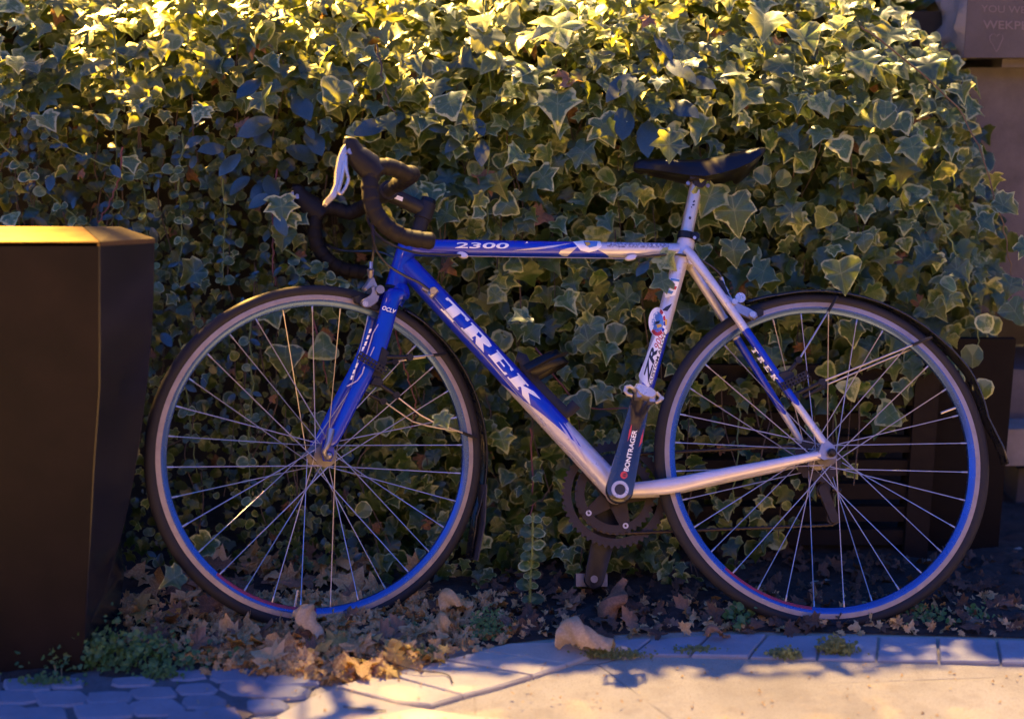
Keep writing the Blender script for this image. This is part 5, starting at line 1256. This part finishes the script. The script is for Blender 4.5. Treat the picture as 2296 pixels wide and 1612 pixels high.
# weeds, moss, the single upright stem
def weed(px, py, w, h, n, label, seed, mat, size=.010):
    R = random.Random(seed); ms = Mass(); root = G(px, py, 0)
    k = h*root.y/FPX
    for i in range(n):
        a = R.gauss(0, .36); dx = w*a*root.y/FPX; dy = R.gauss(0, .018 if h > 44 else .007); z = abs(R.gauss(.35, .3))*k*(1-min(1, abs(a))*.5)
        p = Vector((root.x+dx, root.y+dy, .004+z)); nr = Vector((R.gauss(0, .6), -.6, R.uniform(.3, 1))); tip = Vector((R.gauss(0, 1), R.gauss(0, .6), R.uniform(-.2, .8)))
        ms.add('round' if R.random() < .3 else ('lance' if R.random() < .6 else 'ivy'), orient(nr, tip, size*.85*R.uniform(.5, 1.4), p), R)
    g = Geo()
    o = ms.done('weed_clump', mat); tag(o, label, 'weed'); return o
weed(245, 1500, 290, 110, 950, 'bushy green weed growing out of the cobbles beside the bin', 1, M['weed'], .011)
weed(110, 1540, 90, 30, 160, 'low green weed patch in the cobble joints under the bin', 2, M['weed'], .008)
weed(365, 1525, 70, 40, 130, 'low green tuft at the right of the big weed', 12, M['weed'], .008)
weed(1092, 1430, 70, 75, 330, 'small feathery green weed right of the leaf heap', 3, M['weed'], .007)
weed(955, 1480, 50, 32, 300, 'yellow green moss tuft at the edge of the heap in lamp light', 4, M['moss'], .007)
weed(1375, 1475, 110, 18, 420, 'moss line in the joint below the rolled leaf', 5, M['moss'], .006)
weed(1760, 1475, 50, 22, 360, 'small moss tuft in the paver joint under the rear wheel', 6, M['moss'], .007)
weed(1875, 1468, 55, 40, 480, 'taller grassy moss tuft in the paver joint right of the wheel contact', 7, M['moss'], .008)
weed(1560, 1464, 90, 10, 260, 'thin moss strip in the joint between the wheels', 8, M['moss'], .006)
weed(2060, 1395, 90, 45, 110, 'dark green weed on the soil behind the rear tyre', 9, M['weed'], .011)
weed(2190, 1395, 60, 40, 70, 'dark green weed on the soil near the right edge', 10, M['weed'], .011)
weed(1660, 1400, 90, 70, 60, 'broad-leaved weed on the soil left of the rear wheel', 13, M['weed'], .016)
weed(920, 1425, 60, 30, 40, 'small round-leaved weed inside the leaf heap', 14, M['weed'], .012)
plant = thing('sapling', 'single upright pale green stem with small paired leaves growing below the hedge', 'plant', G(1188, 1385))
g = Geo(); P = smoothpath([G(1188, 1386), Y(1189, 1300, G(1188, 1385).y), Y(1193, 1235, G(1188, 1385).y), Y(1195, 1150, G(1188, 1385).y+.01)], 6)
g.tube([rel(plant, p) for p in P], [interp([0, 1], [.0032, .0014], i/len(P)) for i in range(len(P))], 8); build('stem', g, M['greenstem'], plant)
R = random.Random(9)
for i, q in enumerate(P[3:]):
    if i % 2: continue
    for sg in (-1, 1):
        o = bpy.data.objects.new('leaf', round_me[i % 3]); C.objects.link(o); o.parent = plant
        o.matrix_local = Matrix.Translation(-Vector(plant.location)) @ orient((R.gauss(0, .3), -.7, .9), (sg, -.2, .3), R.uniform(.016, .032), q)
# dry twigs, grass loops
def twig(px, label, r=.0012, mat=None):
    g = Geo(); P = smoothpath([G(x, y, z) for x, y, z in px], 6); g.tube(P, r, 6); o = build('twig', g, mat or M['bark']); tag(o, label, 'twig')
twig([(1735, 1640, .012), (1680, 1625, .014), (1640, 1612, .013)], 'thin twig on the paving at the bottom edge') if False else None
twig([(820, 1470, .02), (930, 1500, .018), (1000, 1510, .012), (1015, 1530, .012)], 'thin bent twig on the border slabs right of the heap')
twig([(770, 1583, .011), (810, 1588, .013), (850, 1592, .013), (865, 1592, .011)], 'short straight twig on the border slabs at the bottom')
twig([(1430, 1418, .015), (1560, 1440, .02), (1640, 1428, .016)], 'fine dry stalk across the pavers between the wheels') if False else None
twig([(130, 1530, .0), (122, 1470, .03), (150, 1438, .05), (200, 1435, .05), (225, 1460, .03)], 'dry arching grass stalk in front of the bin', .0012, M['dead'])
twig([(140, 1535, .0), (140, 1490, .02), (170, 1465, .035), (215, 1470, .02)], 'second shorter dry grass stalk in front of the bin', .001, M['dead'])
pl2 = thing('dry_plant', 'faint dry plant standing in front of the bin near the left edge', 'plant', G(40, 1500))
R = random.Random(21)
g = Geo(); P = smoothpath([G(50, 1500), Y(48, 1420, G(50, 1500).y), Y(40, 1340, G(50, 1500).y)], 6); g.tube([rel(pl2, p) for p in P], .0012, 6); build('stem', g, M['dead'], pl2)
for i in range(22):
    q = P[R.randrange(2, len(P))]; o = bpy.data.objects.new('leaf', dead_me[i % 7]); C.objects.link(o); o.parent = pl2
    o.matrix_local = Matrix.Translation(-Vector(pl2.location)) @ orient((R.gauss(0, .5), -1, .5), (R.gauss(0, 1), 0, R.gauss(0, .6)), R.uniform(.010, .018), q)
